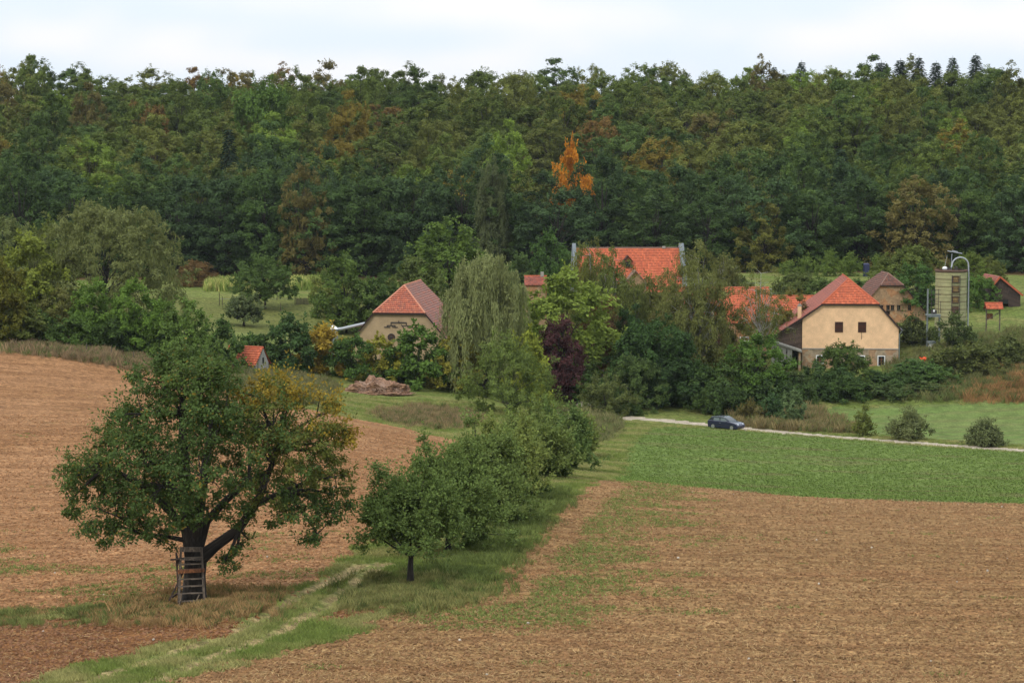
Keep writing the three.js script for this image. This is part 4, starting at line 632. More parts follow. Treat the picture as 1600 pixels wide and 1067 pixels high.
// ---------------------------------------------------------------- buildings
// a tiled roof face: convex polygon, lowest edge first two points; overlapping courses, each a step proud of the one above
function tiled(poly, course = 0.34, lift = 0.075) {
  const P = poly.map((p) => V(...p)), n = P[1].clone().sub(P[0]).cross(P[2].clone().sub(P[0])).normalize(); if (n.y < 0) n.negate();
  const e = P[1].clone().sub(P[0]).normalize(), up = n.clone().cross(e); if (up.y < 0) up.negate();
  const q = P.map((p) => { const d = p.clone().sub(P[0]); return [d.dot(e), d.dot(up)]; }), top = Math.max(...q.map((v) => v[1])), N = Math.max(1, Math.round(top / course)), pos = [], uv = [];
  const clip = (pts, t, keepAbove) => { const o = []; for (let i = 0; i < pts.length; i++) { const a = pts[i], b = pts[(i + 1) % pts.length], ia = keepAbove ? a[1] >= t : a[1] <= t, ib = keepAbove ? b[1] >= t : b[1] <= t; if (ia) o.push(a); if (ia !== ib) { const k = (t - a[1]) / (b[1] - a[1]); o.push([a[0] + (b[0] - a[0]) * k, t]); } } return o; };
  const put = (u, v, h, w) => { const p = P[0].clone().addScaledVector(e, u).addScaledVector(up, v).addScaledVector(n, h); pos.push(p.x, p.y, p.z); uv.push(u / (16 * 0.26), w / 16); };
  for (let k = 0; k < N; k++) {
    const t0 = top * k / N, t1 = top * (k + 1) / N, s = clip(clip(q, t0, true), t1, false); if (s.length < 3) continue;
    const h = (v) => lift * (1 - (v - t0) / (t1 - t0)) + 0.01, w = (v) => k + 0.06 + 0.88 * (v - t0) / (t1 - t0);
    for (let i = 1; i + 1 < s.length; i++) for (const v of [s[0], s[i], s[i + 1]]) put(v[0], v[1], h(v[1]), w(v[1]));
    const low = s.filter((v) => Math.abs(v[1] - t0) < 1e-6).map((v) => v[0]); if (low.length > 1) { const a = Math.min(...low), b = Math.max(...low); for (const [u, hh] of [[a, -0.03], [b, -0.03], [b, lift + 0.01], [a, -0.03], [b, lift + 0.01], [a, lift + 0.01]]) put(u, t0, hh, k + 0.05); }
  }
  const g = new THREE.BufferGeometry(); g.setAttribute('position', new THREE.Float32BufferAttribute(pos, 3)); g.setAttribute('uv', new THREE.Float32BufferAttribute(uv, 2)); g.computeVertexNormals(); return g;
}
// a long roof slope beside a half hip: below the hip line and from there up to the ridge
const slope = (e, h, rn, rf, z0, z1) => mergeGeometries([tiled([[e[0], e[1], z1], [e[0], e[1], z0], [h[0], h[1], z0], [h[0], h[1], z1]]), tiled([[h[0], h[1], z1], [h[0], h[1], z0], rn, rf])]);
function capLine(a, b, r = 0.13) { // row of half round ridge tiles
  const A = V(...a), B = V(...b), L = A.distanceTo(B), N = Math.max(1, Math.round(L / 0.42)), out = [], q = new THREE.Quaternion().setFromUnitVectors(V(0, 1, 0), B.clone().sub(A).normalize());
  for (let k = 0; k < N; k++) out.push(new THREE.CylinderGeometry(r * 0.9, r * 1.06, L / N + 0.04, 7).applyQuaternion(q).translate(...A.clone().lerp(B, (k + 0.5) / N).toArray()));
  return mergeGeometries(out);
}
function opening(parent, name, x, y, w, h, z, o = {}) { // window or door set into a wall face at z: reveal, frame, leaf or panes
  const t = new THREE.Group(); t.name = name; parent.add(t);
  part('pane', box(w, h, 0.03, x, y + h / 2, z - 0.1), o.fill ?? M.glass, t);
  const f = o.frameW ?? 0.1, m = o.frame ?? M.white;
  part('frame', [box(f, h + 2 * f, 0.16, x - w / 2 - f / 2, y + h / 2, z), box(f, h + 2 * f, 0.16, x + w / 2 + f / 2, y + h / 2, z), box(w, f, 0.16, x, y + h + f / 2, z), box(w, f, 0.16, x, y - f / 2, z)], m, t);
  if (o.bars) part('glazing_bar', [box(0.06, h, 0.06, x, y + h / 2, z - 0.05), ...o.bars.map((k) => box(w, 0.05, 0.055, x, y + h * k, z - 0.05))], o.barMat ?? m, t);
  if (o.sill) part('sill', box(w + 0.4, 0.1, 0.26, x, y - f - 0.05, z + 0.06), o.sill, t);
  return t;
}
function shutterLeaf(parent, x, y, w, h, z) { for (const s of [-1, 1]) { const t = new THREE.Group(); t.name = 'shutter'; parent.add(t); const boards = []; for (let k = 0; k < 3; k++) boards.push(box(w / 6 - 0.015, h, 0.05, x + s * (w / 12 + k * w / 6), y + h / 2, z + 0.03)); part('boards', boards, M.shutter, t); part('batten', [box(w / 2 - 0.04, 0.1, 0.03, x + s * w / 4, y + h * 0.2, z + 0.07), box(w / 2 - 0.04, 0.1, 0.03, x + s * w / 4, y + h * 0.8, z + 0.07)], M.darkTimber, t); } }

{ // ---- yellow house with half hip and a lower left wing
  const p = [46.35, -305], y0 = 6.0 - 0, hh = height(...p) - 0.6, s = 305 / 3500, g = thing('yellow_house', 'yellow plastered gable house with red half-hipped roof and brown shutters', 'house', [p[0], hh, p[1]], -4 * RAD);
  const X = (px) => (px - 1330.5) * s, Y = (py) => (1 - 0) * ((533.5 - py) * s) + YB; // local metres from the drawing of the gable
  const YB = 34 - 305 * Math.tan(Math.atan(298.5 / 3500)) - hh;
  const xl = X(1255), xr = X(1405), base = Y(592), belt = Y(545), hipY = Y(473), hl = X(1288), hr = X(1371), apx = X(1329), apY = Y(433) - 0.35, D = -17, eR = Y(511), jL = Y(497), xo = X(1208), eL = Y(526);
  part('wall', slab([[xl, belt], [xr, belt], [xr, eR], [hr, hipY], [hl, hipY], [xl, jL]], 0, -0.4, [rect(X(1306), Y(519), 1.05, 1.35), rect(X(1342), Y(519), 1.05, 1.35)]), M.plasterYellow, g);
  part('base_wall', slab([[xl, base - 1.2], [xr, base - 1.2], [xr, belt], [xl, belt]], 0.06, -0.4, [rect(X(1278), Y(568), 0.85, 1.0), rect(X(1342), Y(568), 0.85, 1.0), rect(X(1374), Y(571), 0.8, 1.25)]), M.stoneBase, g);
  part('side_wall', [box(0.4, eR - base + 1.2, -D - 0.4, xr - 0.2, (eR + base - 1.2) / 2, D / 2 - 0.2), box(0.4, jL - base + 1.2, -D - 0.4, xl + 0.2, (jL + base - 1.2) / 2, D / 2 - 0.2), box(xr - xl - 0.8, jL - base + 1.2, 0.4, (xl + xr) / 2, (jL + base - 1.2) / 2, D + 0.2)], M.plasterYellow, g);
  part('belt_course', box(xr - xl + 0.06, 0.12, 0.1, (xl + xr) / 2, belt, 0.08), M.concrete, g);
  for (const px of [1306, 1342]) { const w = new THREE.Group(); w.name = 'window'; g.add(w); part('reveal', box(1.04, 1.34, 0.05, X(px) + 0.525, Y(519) + 0.675, -0.2), M.brownWood, w); shutterLeaf(w, X(px) + 0.525, Y(519), 1.12, 1.42, 0.02); }
  for (const [px, py, w, h] of [[1278, 568, 0.85, 1.0], [1342, 568, 0.85, 1.0], [1374, 571, 0.8, 1.25]]) opening(g, 'window', X(px) + w / 2, Y(py), w, h, 0.08, { frameW: 0.12, frame: M.white, bars: [0.33, 0.66], barMat: M.brownWood, sill: M.brownWood });
  part('stain_rod', bar([X(1347.5), Y(519), 0.04], [X(1347.5), Y(530), 0.04], 0.06, 0.03), M.rust, g);
  // roof: near half hip, ridge, two long slopes, the left one easing over the wing
  const o = 0.45, ridgeN = [apx, apY, -3.4], ridgeF = [apx, apY, D + 3.0], eave = 0.35, hN = 0.35;
  const rf = new THREE.Group(); rf.name = 'roof'; g.add(rf);
  part('hip_tiles', tiled([[hl - 0.25, hipY - 0.12, hN], [hr + 0.25, hipY - 0.12, hN], ridgeN]), roofMat.red, rf);
  part('left_tiles', slope([xl - 0.3, jL - 0.1], [hl - 0.25, hipY - 0.12], ridgeN, ridgeF, hN, D), roofMat.mixed, rf);
  part('wing_tiles', tiled([[xo, eL, D + 1], [xo, eL, hN], [xl - 0.3, jL - 0.1, hN], [xl - 0.3, jL - 0.1, D + 1]]), roofMat.mixed, rf);
  part('right_tiles', slope([xr + eave, eR - 0.3], [hr + 0.25, hipY - 0.12], ridgeN, ridgeF, hN, D), roofMat.mixed, rf); part('back_tiles', tiled([[hl - 0.25, hipY - 0.12, D], [hr + 0.25, hipY - 0.12, D], ridgeF]), roofMat.mixed, rf);
  part('ridge_cap', [capLine(ridgeN, ridgeF), capLine([hl - 0.25, hipY - 0.1, hN], ridgeN), capLine([hr + 0.25, hipY - 0.1, hN], ridgeN)], M.ridgeRed, rf);
  part('barge_board', [bar([hr + 0.2, hipY - 0.22, hN - 0.03], [xr + eave, eR - 0.4, hN - 0.03], 0.2, 0.06), bar([hl - 0.2, hipY - 0.22, hN - 0.03], [xl - 0.3, jL - 0.22, hN - 0.03], 0.2, 0.06), bar([xl - 0.3, jL - 0.22, hN - 0.03], [xo, eL - 0.12, hN - 0.03], 0.2, 0.06), bar([hl - 0.3, hipY - 0.24, hN - 0.04], [hr + 0.3, hipY - 0.24, hN - 0.04], 0.16, 0.1)], M.darkTimber, rf);
  part('gutter', tube([[xr + eave + 0.1, eR - 0.35, hN + 0.2], [xr + eave + 0.1, eR - 0.35, D]], [0.09, 0.09], 7), M.galv, g); part('downpipe', tube([[xr + eave + 0.1, eR - 0.4, 0.3], [xr + 0.12, eR - 0.9, 0.1], [xr + 0.1, base - 0.5, 0.1]], [0.06, 0.06, 0.06], 7), M.greyPaint, g);
  const bd = []; for (let x = X(1213); x < xl - 0.05; x += 0.2) { const t = (x - xo) / (xl - 0.3 - xo), yt = lerp(eL, jL - 0.1, clamp(t, 0, 1)) - 0.14; if (yt > Y(541) + 0.1) part('board', box(0.185, yt - Y(541) + 0.9 * clamp(t, 0, 1) * 1, 0.05, x + 0.1, (yt + Y(541) - 0.9 * clamp(t, 0, 1)) / 2, -0.3 - 0.02 * (bd.length % 2)), M.boards, g), bd.push(1); }
  part('wing_wall', box(0.3, eL - base + 1.4, 14, xo + 0.9, (eL + base - 1.4) / 2 - 0.1, -8), M.stoneBase, g);
  const ch = new THREE.Group(); ch.name = 'chimney'; g.add(ch); part('stack', box(0.5, 1.9, 0.5, X(1251), Y(490), -1.1), M.plasterYellow, ch); part('cap', [box(0.62, 0.12, 0.62, X(1251), Y(490) + 1.01, -1.1), box(0.3, 0.2, 0.3, X(1251), Y(490) + 1.17, -1.1)], M.concrete, ch);
  // concrete lean-to below the wing
  const lt = thing('lean_to', 'grey flat-roofed concrete lean-to under the wing of the yellow house', 'lean-to', [p[0], hh, p[1]], -4 * RAD);
  part('roof_slab', slab([[X(1203), Y(530)], [X(1253), Y(546)], [X(1253), Y(549)], [X(1203), Y(533)]], 2.4, -0.6), M.concrete, lt); part('front_wall', slab([[X(1206), Y(570)], [X(1238), Y(570)], [X(1238), Y(545)], [X(1206), Y(534)]], 2.2, 1.9), M.concrete, lt); part('side_wall', box(0.3, 3.4, 2.4, X(1250), Y(549) - 1.75, 0.8), M.stoneBase, lt); part('front_wall', box(X(1249) - X(1231), 1.6, 0.3, (X(1249) + X(1231)) / 2, Y(575) - 1.2, 0.9), M.plasterOld, lt);
  part('post', box(0.2, 3, 0.2, X(1229.5), Y(543) - 1.55, 2.1), M.darkTimber, lt);
}
{ // ---- ochre barn with half hip and round windows
  const p = [-14.69, -292], hh = height(...p) - 0.5, s = 292 / 3500, g = thing('ochre_barn', 'ochre plastered barn with red half-hipped roof and two wheel windows', 'barn', [p[0], hh, p[1]], -8 * RAD);
  const YB = 34 - 292 * 298.5 / 3500 - hh, X = (px) => (px - 623.5) * s, Y = (py) => (533.5 - py) * s + YB;
  const hipY = Y(487), hl = X(584), hr = X(662), xl = X(552), xr = X(695), eY = Y(525), apY = Y(444) - 0.3, D = -15.5, hN = 0.35, ridgeN = [0, apY, -3.2], ridgeF = [0, apY, D + 0.2], ex = 0.35, eyx = eY - ex * 1.1;
  part('wall', slab([[xl, -1], [xr, -1], [xr, eY], [hr, hipY], [hl, hipY], [xl, eY]], 0, -0.45), M.plasterOchre, g);
  part('side_wall', [box(0.4, eY + 1, -D - 0.45, xl + 0.2, eY / 2 - 0.5, D / 2 - 0.22), box(0.4, eY + 1, -D - 0.45, xr - 0.2, eY / 2 - 0.5, D / 2 - 0.22), slab([[xl + 0.4, -1], [xr - 0.4, -1], [xr - 0.4, eY], [0, apY - 0.2], [xl + 0.4, eY]], D + 0.4, D)], M.plasterOchre, g);
  const rf = new THREE.Group(); rf.name = 'roof'; g.add(rf);
  part('hip_tiles', tiled([[hl - 0.2, hipY - 0.12, hN], [hr + 0.2, hipY - 0.12, hN], ridgeN]), roofMat.faded, rf);
  part('left_tiles', slope([xl - ex, eyx], [hl - 0.2, hipY - 0.12], ridgeN, ridgeF, hN, D), roofMat.grey, rf);
  part('right_tiles', slope([xr + ex, eyx], [hr + 0.2, hipY - 0.12], ridgeN, ridgeF, hN, D), roofMat.grey, rf);
  part('ridge_cap', [capLine(ridgeN, ridgeF), capLine([hl - 0.2, hipY - 0.1, hN], ridgeN), capLine([hr + 0.2, hipY - 0.1, hN], ridgeN)], M.ridgePale, rf);
  part('barge_board', [bar([hl - 0.2, hipY - 0.24, hN - 0.05], [hr + 0.2, hipY - 0.24, hN - 0.05], 0.2, 0.1), bar([hr + 0.2, hipY - 0.22, hN - 0.04], [xr + ex, eyx - 0.1, hN - 0.04], 0.16, 0.06), bar([hl - 0.2, hipY - 0.22, hN - 0.04], [xl - ex, eyx - 0.1, hN - 0.04], 0.16, 0.06)], M.darkTimber, rf);
  for (const px of [610, 635]) { // cart wheel windows
    const w = new THREE.Group(); w.name = 'wheel_window'; g.add(w); const cx = X(px), cy = Y(527);
    part('rim', new THREE.TorusGeometry(0.44, 0.07, 6, 24).translate(cx, cy, 0.04), M.ironDark, w); part('pane', new THREE.CylinderGeometry(0.42, 0.42, 0.04, 20).rotateX(Math.PI / 2).translate(cx, cy, 0.015), M.rust, w); part('hub', new THREE.CylinderGeometry(0.12, 0.12, 0.16, 10).rotateX(Math.PI / 2).translate(cx, cy, 0.06), M.ironDark, w);
    for (let k = 0; k < 4; k++) { const a = k * Math.PI / 4; part('spoke', bar([cx - Math.cos(a) * 0.4, cy - Math.sin(a) * 0.4, 0.055 + k * 0.004], [cx + Math.cos(a) * 0.4, cy + Math.sin(a) * 0.4, 0.055 + k * 0.004], 0.05), M.ironDark, w); }
  }
  const iron = (a, b, c, d, w = 0.1) => part('iron_ornament', bar([X(a), Y(b), 0.06], [X(c), Y(d), 0.06], w, 0.06), M.ironDark, g);
  iron(609, 503.8, 634.5, 503.8, 0.15); iron(609.5, 504, 609.5, 508); iron(634, 504, 634, 508); iron(603, 508.5, 616, 508.5); iron(628, 508.5, 641, 508.5); iron(603.5, 508, 603.5, 511); iron(598.5, 511, 608, 511); iron(612, 511, 620.5, 511); iron(616, 508, 616, 511); iron(641, 508, 641, 511); iron(636, 511, 645, 511); iron(626, 507, 631, 514); iron(622, 501, 622, 504); iron(612, 508.5, 612, 511); iron(636, 508.5, 636, 511);
  // grain spout beside the barn
  const q = [-23.72, -296], u = thing('grain_hopper', 'small grey hopper with pointed cap and sloping pipe beside the ochre barn', 'hopper', [q[0], height(...q) - 0.3, q[1]]), Yq = (py) => 34 - 296 * (298.5 + py - 533.5) / 3500 - u.position.y;
  part('pillar', box(1.15, Yq(514) + 0.5, 1.15, 0, Yq(514) / 2 - 0.25, 0), M.greyPaint, u); part('cap', new THREE.ConeGeometry(0.95, 0.55, 4).rotateY(Math.PI / 4).translate(0, Yq(511) + 0.05, 0), M.white, u); part('pipe', tube([[0.5, Yq(514), 0.2], [1.1, Yq(513.5), 0.2], [4.6, Yq(504.5), -0.4]], [0.22, 0.22, 0.22], 10), M.galv, u);
}
{ // ---- manor with raised gable walls
  const p = [17.8, -345], hh = height(...p) - 0.5, s = 345 / 3500, g = thing('manor_house', 'large house with bright red tiled roof between tall grey gable walls', 'house', [p[0], hh, p[1]], 2 * RAD);
  const YB = 34 - 345 * 298.5 / 3500 - hh, X = (px) => (px - 981) * s, Y = (py) => (533.5 - py) * s + YB, rid = Y(387), eav = Y(450), dep = 5.6, xl = X(900), xr = X(1062);
  for (const z of [dep - 0.25, -dep + 0.25]) part('wall', box(xr - xl, eav + 1, 0.5, 0, eav / 2 - 0.5, z), M.plasterOchre, g);
  const rf = new THREE.Group(); rf.name = 'roof'; g.add(rf);
  part('front_tiles', tiled([[xl, eav - 0.25, dep + 0.3], [xr, eav - 0.25, dep + 0.3], [xr, rid, 0], [xl, rid, 0]], 0.33), roofMat.red, rf); part('back_tiles', tiled([[xl, eav - 0.25, -dep - 0.3], [xr, eav - 0.25, -dep - 0.3], [xr, rid, 0], [xl, rid, 0]], 0.33), roofMat.red, rf); part('ridge_cap', capLine([xl, rid + 0.02, 0], [xr, rid + 0.02, 0]), M.ridgeOld, rf);
  for (const [a, b] of [[894.5, 900], [1062, 1069]]) { const w = X(b) - X(a), up = 0.75; const gw = slab([[-dep - 0.5, -1], [dep + 0.5, -1], [dep + 0.5, eav + up], [0.35, rid + up], [-0.35, rid + up], [-dep - 0.5, eav + up]], w / 2, -w / 2).rotateY(Math.PI / 2).translate((X(a) + X(b)) / 2, 0, 0); part('gable_wall', gw, M.greySlate, g); }
  // dormer and gabled bay
  const d = new THREE.Group(); d.name = 'dormer'; g.add(d); const dx = X(979.5), dy = Y(416), dz = dep * (1 - (dy - eav) / (rid - eav)) + 0.35;
  part('front', slab([[dx - 0.62, dy], [dx + 0.62, dy], [dx + 0.62, dy + 1.0], [dx, dy + 1.75], [dx - 0.62, dy + 1.0]], dz, dz - 2), M.brownWood, d); part('window', box(0.7, 0.8, 0.06, dx, dy + 0.48, dz + 0.01), M.glass, d); part('dormer_roof', [bar([dx - 0.78, dy + 0.9, dz - 0.8], [dx + 0.03, dy + 1.82, dz - 0.8], 0.1, 1.9), bar([dx + 0.78, dy + 0.9, dz - 0.8], [dx - 0.03, dy + 1.82, dz - 0.8], 0.1, 1.88)], M.shutter, d);
  const bay = new THREE.Group(); bay.name = 'gable_bay'; g.add(bay); const bx = X(988), bz = dep + 0.8; part('front', slab([[bx - 1.6, 0], [bx + 1.6, 0], [bx + 1.6, Y(437)], [bx, Y(420)], [bx - 1.6, Y(437)]], bz, bz - 3.6), M.plasterOld, bay); part('bay_roof', [bar([bx - 1.85, Y(440), bz - 1.6], [bx + 0.04, Y(418.6), bz - 1.6], 0.12, 4), bar([bx + 1.85, Y(440), bz - 1.6], [bx - 0.04, Y(418.6), bz - 1.6], 0.12, 3.96)], M.ridgeOld, bay);
  for (const px of [915, 940, 1045]) opening(g, 'window', X(px), Y(472), 0.9, 1.4, dep + 0.06, { bars: [0.5] });
  part('roof_vent', box(0.5, 0.35, 0.4, X(1038), rid + 0.12, 0.1), M.concrete, g);
}
function longBarn(name, label, pxm, d, turn, xl, xr, rid, eav, dep, wallM, mat) {
  const hh = height(...pxm) - 0.4, g = thing(name, label, 'barn', [pxm[0], hh, pxm[1]], turn), r = rid - hh, e = eav - hh;
  const bay = (x0, x1) => box(x1 - x0, e + 1, 0.4, (x0 + x1) / 2, e / 2 - 0.5, dep - 0.2);
  part('wall', bay(xl + 0.2, xr - 0.2), wallM, g); part('wall', box(xr - xl - 0.4, e + 1, 0.4, (xl + xr) / 2, e / 2 - 0.5, -dep + 0.2), wallM, g);
  for (const x of [xl + 0.2, xr - 0.2]) part('gable_wall', slab([[-dep + 0.4, -1], [dep - 0.4, -1], [dep - 0.4, e], [0, r - 0.15], [-dep + 0.4, e]], 0.2, -0.2).rotateY(Math.PI / 2).translate(x, 0, 0), wallM, g);
  const rf = new THREE.Group(); rf.name = 'roof'; g.add(rf);
  part('front_tiles', tiled([[xl, e - 0.2, dep + 0.3], [xr, e - 0.2, dep + 0.3], [xr, r, 0], [xl, r, 0]], 0.36), mat, rf); part('back_tiles', tiled([[xl, e - 0.2, -dep - 0.3], [xr, e - 0.2, -dep - 0.3], [xr, r, 0], [xl, r, 0]], 0.36), mat, rf); part('ridge_cap', capLine([xl, r + 0.02, 0], [xr, r + 0.02, 0]), M.ridgeRed, rf);
  return g;
}
const eyeY = (py, d) => 34 - d * (298.5 + py - 533.5) / 3500;
{
  const a = longBarn('long_barn', 'long low barn with red tiled roof behind the birches', [30.83, -318], 318, 3 * RAD, -6.6, 5.8, eyeY(449, 318), eyeY(502, 314), 4.6, M.plasterOld, roofMat.red);
  part('door', box(2.2, 2.6, 0.12, -2.5, 1.4, 4.62), M.shutter, a); opening(a, 'window', 1.6, 1.5, 1.1, 1.0, 4.66, { bars: [0.5] }); part('skylight', box(1.1, 0.05, 1.3, -3.6, eyeY(475, 318) - a.position.y, 2.45, 0, 46 * RAD, 0), M.galv, a);
  const b = longBarn('tiled_outbuilding', 'lower outbuilding with red tiled roof reaching behind the yellow house', [41.21, -330], 330, 0, -4.6, 6.5, eyeY(462, 330), eyeY(496, 326), 3.4, M.plasterOchre, roofMat.red);
  part('downpipe', tube([[-3.4, eyeY(470, 330) - b.position.y, 3.75], [-3.4, 0.2, 3.75]], [0.07, 0.07], 6), M.white, b);
  const c = longBarn('far_outbuilding', 'small red roof showing beside the weeping willow', [3.66, -338], 338, 0, -1.8, 1.6, eyeY(431, 338), eyeY(443, 336), 1.8, M.plasterOld, roofMat.mixed);
  part('chimney', box(0.5, 0.9, 0.5, 0.9, eyeY(429, 338) - c.position.y, 0), M.concrete, c);
  const e = longBarn('small_shed', 'small grey-gabled shed with bright red roof above the ploughed field', [-32.18, -270], 270, -24 * RAD, -2.45, 2.35, eyeY(542, 270), eyeY(568, 268.6), 1.55, M.concrete, roofMat.red);
  part('gable_window', box(0.06, 0.7, 0.32, 2.36, eyeY(562, 270) - e.position.y, 0.1), M.glass, e);
  longBarn('low_shed', 'low red-tiled shed roof showing over the grass bank', [-45.12, -262], 262, 2 * RAD, -3.2, 2.8, eyeY(541, 262), eyeY(556, 261), 1.5, M.plasterOld, roofMat.mixed);
}
{ // ---- old barn with crumbling plaster
  const p = [56.93, -335], hh = height(...p) - 0.5, s = 335 / 3500, g = thing('old_barn', 'old barn with crumbling plaster gable and dull brown half-hipped roof', 'barn', [p[0], hh, p[1]], 3.5 * RAD);
  const YB = 34 - 335 * 298.5 / 3500 - hh, X = (px) => (px - 1396) * s, Y = (py) => (533.5 - py) * s + YB;
  const hipY = Y(444), hl = X(1380), hr = X(1413), xl = X(1343), xr = X(1451), eY = Y(487), apY = Y(425) - 0.25, D = -9.2, hN = 0.3, ridgeN = [0, apY, -2.2], ridgeF = [0, apY, D + 2.4];
  const holes = [[1378, 484.5], [1388.5, 484.5], [1395.5, 484.5], [1405.5, 484.5], [1422.5, 484.5]].map(([px, py]) => [X(px), Y(py)]);
  part('wall', slab([[xl, -1], [xr, -1], [xr, eY], [hr, hipY], [hl, hipY], [xl, eY]], 0, -0.5, [...holes.map(([x, y]) => rect(x, y, 0.52, 0.74)), rect(X(1386), Y(491.5), 0.8, 0.55)]), M.plasterOld, g);
  part('side_wall', [box(0.45, eY + 1, -D - 0.5, xl + 0.22, eY / 2 - 0.5, D / 2 - 0.25), box(0.45, eY + 1, -D - 0.5, xr - 0.22, eY / 2 - 0.5, D / 2 - 0.25), box(xr - xl - 0.9, eY, 0.4, 0, eY / 2, D + 0.2)], M.plasterOld, g);
  for (const [x, y] of holes) { const w = new THREE.Group(); w.name = 'window'; g.add(w); part('pane', box(0.52, 0.74, 0.04, x + 0.26, y + 0.37, -0.3), M.glass, w); part('frame', [box(0.07, 0.74, 0.08, x + 0.26, y + 0.37, -0.26), box(0.66, 0.07, 0.1, x + 0.26, y + 0.78, 0.02), box(0.66, 0.07, 0.12, x + 0.26, y - 0.03, 0.02)], M.greyWood, w); }
  part('hatch', box(0.8, 0.55, 0.04, X(1386) + 0.4, Y(491.5) + 0.27, -0.35), M.boardsDark, g);
  const rf = new THREE.Group(); rf.name = 'roof'; g.add(rf);
  part('hip_tiles', tiled([[hl - 0.15, hipY - 0.1, hN], [hr + 0.15, hipY - 0.1, hN], ridgeN]), roofMat.old, rf); part('left_tiles', slope([xl - 0.3, eY - 0.35], [hl - 0.15, hipY - 0.1], ridgeN, ridgeF, hN, D), roofMat.old, rf); part('right_tiles', slope([xr + 0.3, eY - 0.35], [hr + 0.15, hipY - 0.1], ridgeN, ridgeF, hN, D), roofMat.old, rf); part('back_tiles', tiled([[hl - 0.15, hipY - 0.1, D], [hr + 0.15, hipY - 0.1, D], ridgeF]), roofMat.old, rf);
  part('ridge_cap', [capLine(ridgeN, ridgeF, 0.11), capLine([hl - 0.15, hipY - 0.08, hN], ridgeN, 0.11), capLine([hr + 0.15, hipY - 0.08, hN], ridgeN, 0.11)], M.ridgeOld, rf);
  part('barge_board', [bar([hr + 0.15, hipY - 0.2, hN - 0.03], [xr + 0.3, eY - 0.42, hN - 0.03], 0.13, 0.06), bar([hl - 0.15, hipY - 0.2, hN - 0.04], [hr + 0.15, hipY - 0.2, hN - 0.04], 0.12, 0.08)], M.darkTimber, rf);
}
{ // ---- stave silo with filling pipe
  const p = [62.52, -318], hh = height(...p) - 0.6, s = 318 / 3500, g = thing('farm_silo', 'yellow-green round stave silo with hatches and an arched filling pipe', 'silo', [p[0], hh, p[1]]);
  const YB = 34 - 318 * 298.5 / 3500 - hh, X = (px) => (px - 1489.5) * s, Y = (py) => (533.5 - py) * s + YB, R = 24.3 * s, top = Y(423), n = 19, rh = (top + 0.2) / n;
  for (let k = 0; k < n; k++) { const g0 = new THREE.LatheGeometry([[R - 0.05, 0], [R - 0.01, 0.02], [R + 0.015 * Math.sin(k * 5), 0.06], [R + 0.012 * Math.cos(k * 3), rh - 0.05], [R - 0.05, rh]].map((v) => new THREE.Vector2(...v)), 36).translate(0, k * rh - 0.2, 0); const u = g0.attributes.uv; for (let i = 0; i < u.count; i++) u.setXY(i, u.getX(i) * 14, u.getY(i) * rh + k * 1.7); part('ring', g0, M.silo, g); }
  for (let k = 1; k < n; k += 2) part('hoop', new THREE.TorusGeometry(R + 0.02, 0.022, 5, 40).rotateX(Math.PI / 2).translate(0, k * rh - 0.2, 0), M.rust, g);
  part('top_rim', new THREE.LatheGeometry([[R - 0.2, 0], [R + 0.08, 0], [R + 0.08, 0.3], [R - 0.2, 0.3]].map((v) => new THREE.Vector2(...v)), 36).translate(0, top - 0.08, 0), M.rust, g); part('top_cover', new THREE.CylinderGeometry(R - 0.15, R - 0.15, 0.1, 30).translate(0, top, 0), M.rust, g);
  const a0 = Math.asin(X(1492) / R), rot = (geo) => geo.rotateY(a0);
  for (const py of [434.5, 450, 466, 482]) { const h = new THREE.Group(); h.name = 'hatch'; g.add(h); part('door', rot(box(0.75, 0.72, 0.16, 0, Y(py), R + 0.04)), py > 480 ? M.rust : M.hatch, h); part('hatch_frame', rot(mergeGeometries([box(0.1, 0.95, 0.2, -0.43, Y(py), R + 0.05), box(0.1, 0.95, 0.2, 0.43, Y(py), R + 0.05), box(0.76, 0.1, 0.2, 0, Y(py) + 0.42, R + 0.05), box(0.76, 0.1, 0.2, 0, Y(py) - 0.42, R + 0.05)])), M.rust, h); }
  part('hatch_chute', rot(mergeGeometries([bar([0.58, Y(428), R + 0.16], [0.58, Y(500), R + 0.16], 0.07), bar([-0.58, Y(428), R + 0.16], [-0.58, Y(500), R + 0.16], 0.07), ...Array.from({ length: 16 }, (_, k) => bar([-0.58, Y(430) - k * 0.42, R + 0.19], [0.58, Y(430) - k * 0.42, R + 0.19], 0.035))])), M.ironDark, g);
  const arch = [[X(1489), Y(417), 0.3]]; for (let k = 0; k <= 10; k++) { const a = Math.PI - k / 10 * Math.PI; arch.push([X(1503) + Math.cos(a) * 13 * s, Y(414) + Math.sin(a) * 12.5 * s, 0.2]); } arch.push([X(1516.5), Y(440), 0.2], [X(1516.5), 1.2, 0.2]);
  part('filling_pipe', tube(arch, arch.map(() => 0.11), 10), M.galv, g);
  const an = new THREE.Group(); an.name = 'aerial'; g.add(an); part('mast', [bar([X(1490), top, -0.4], [X(1491), Y(396), -0.4], 0.07), bar([X(1479), top, -0.6], [X(1484), Y(398), -0.6], 0.04)], M.galv, an); part('aerial_bar', [bar([X(1484), Y(391.5), -0.4], [X(1507), Y(395.5), -0.4], 0.14, 0.1), bar([X(1492), Y(391), -0.6], [X(1500), Y(393), -0.6], 0.12, 0.5)], M.galv, an);
  part('sack', new THREE.SphereGeometry(0.34, 10, 7).scale(1.1, 0.8, 1).translate(X(1478), top + 0.42, 0.6), M.white, g); part('scrap', [box(0.5, 0.3, 0.4, X(1485), top + 0.35, 0.5), box(0.3, 0.5, 0.3, X(1497), top + 0.4, 0.3), bar([X(1493), top, 0.4], [X(1494), Y(414), 0.4], 0.08)], M.ironDark, g);
}
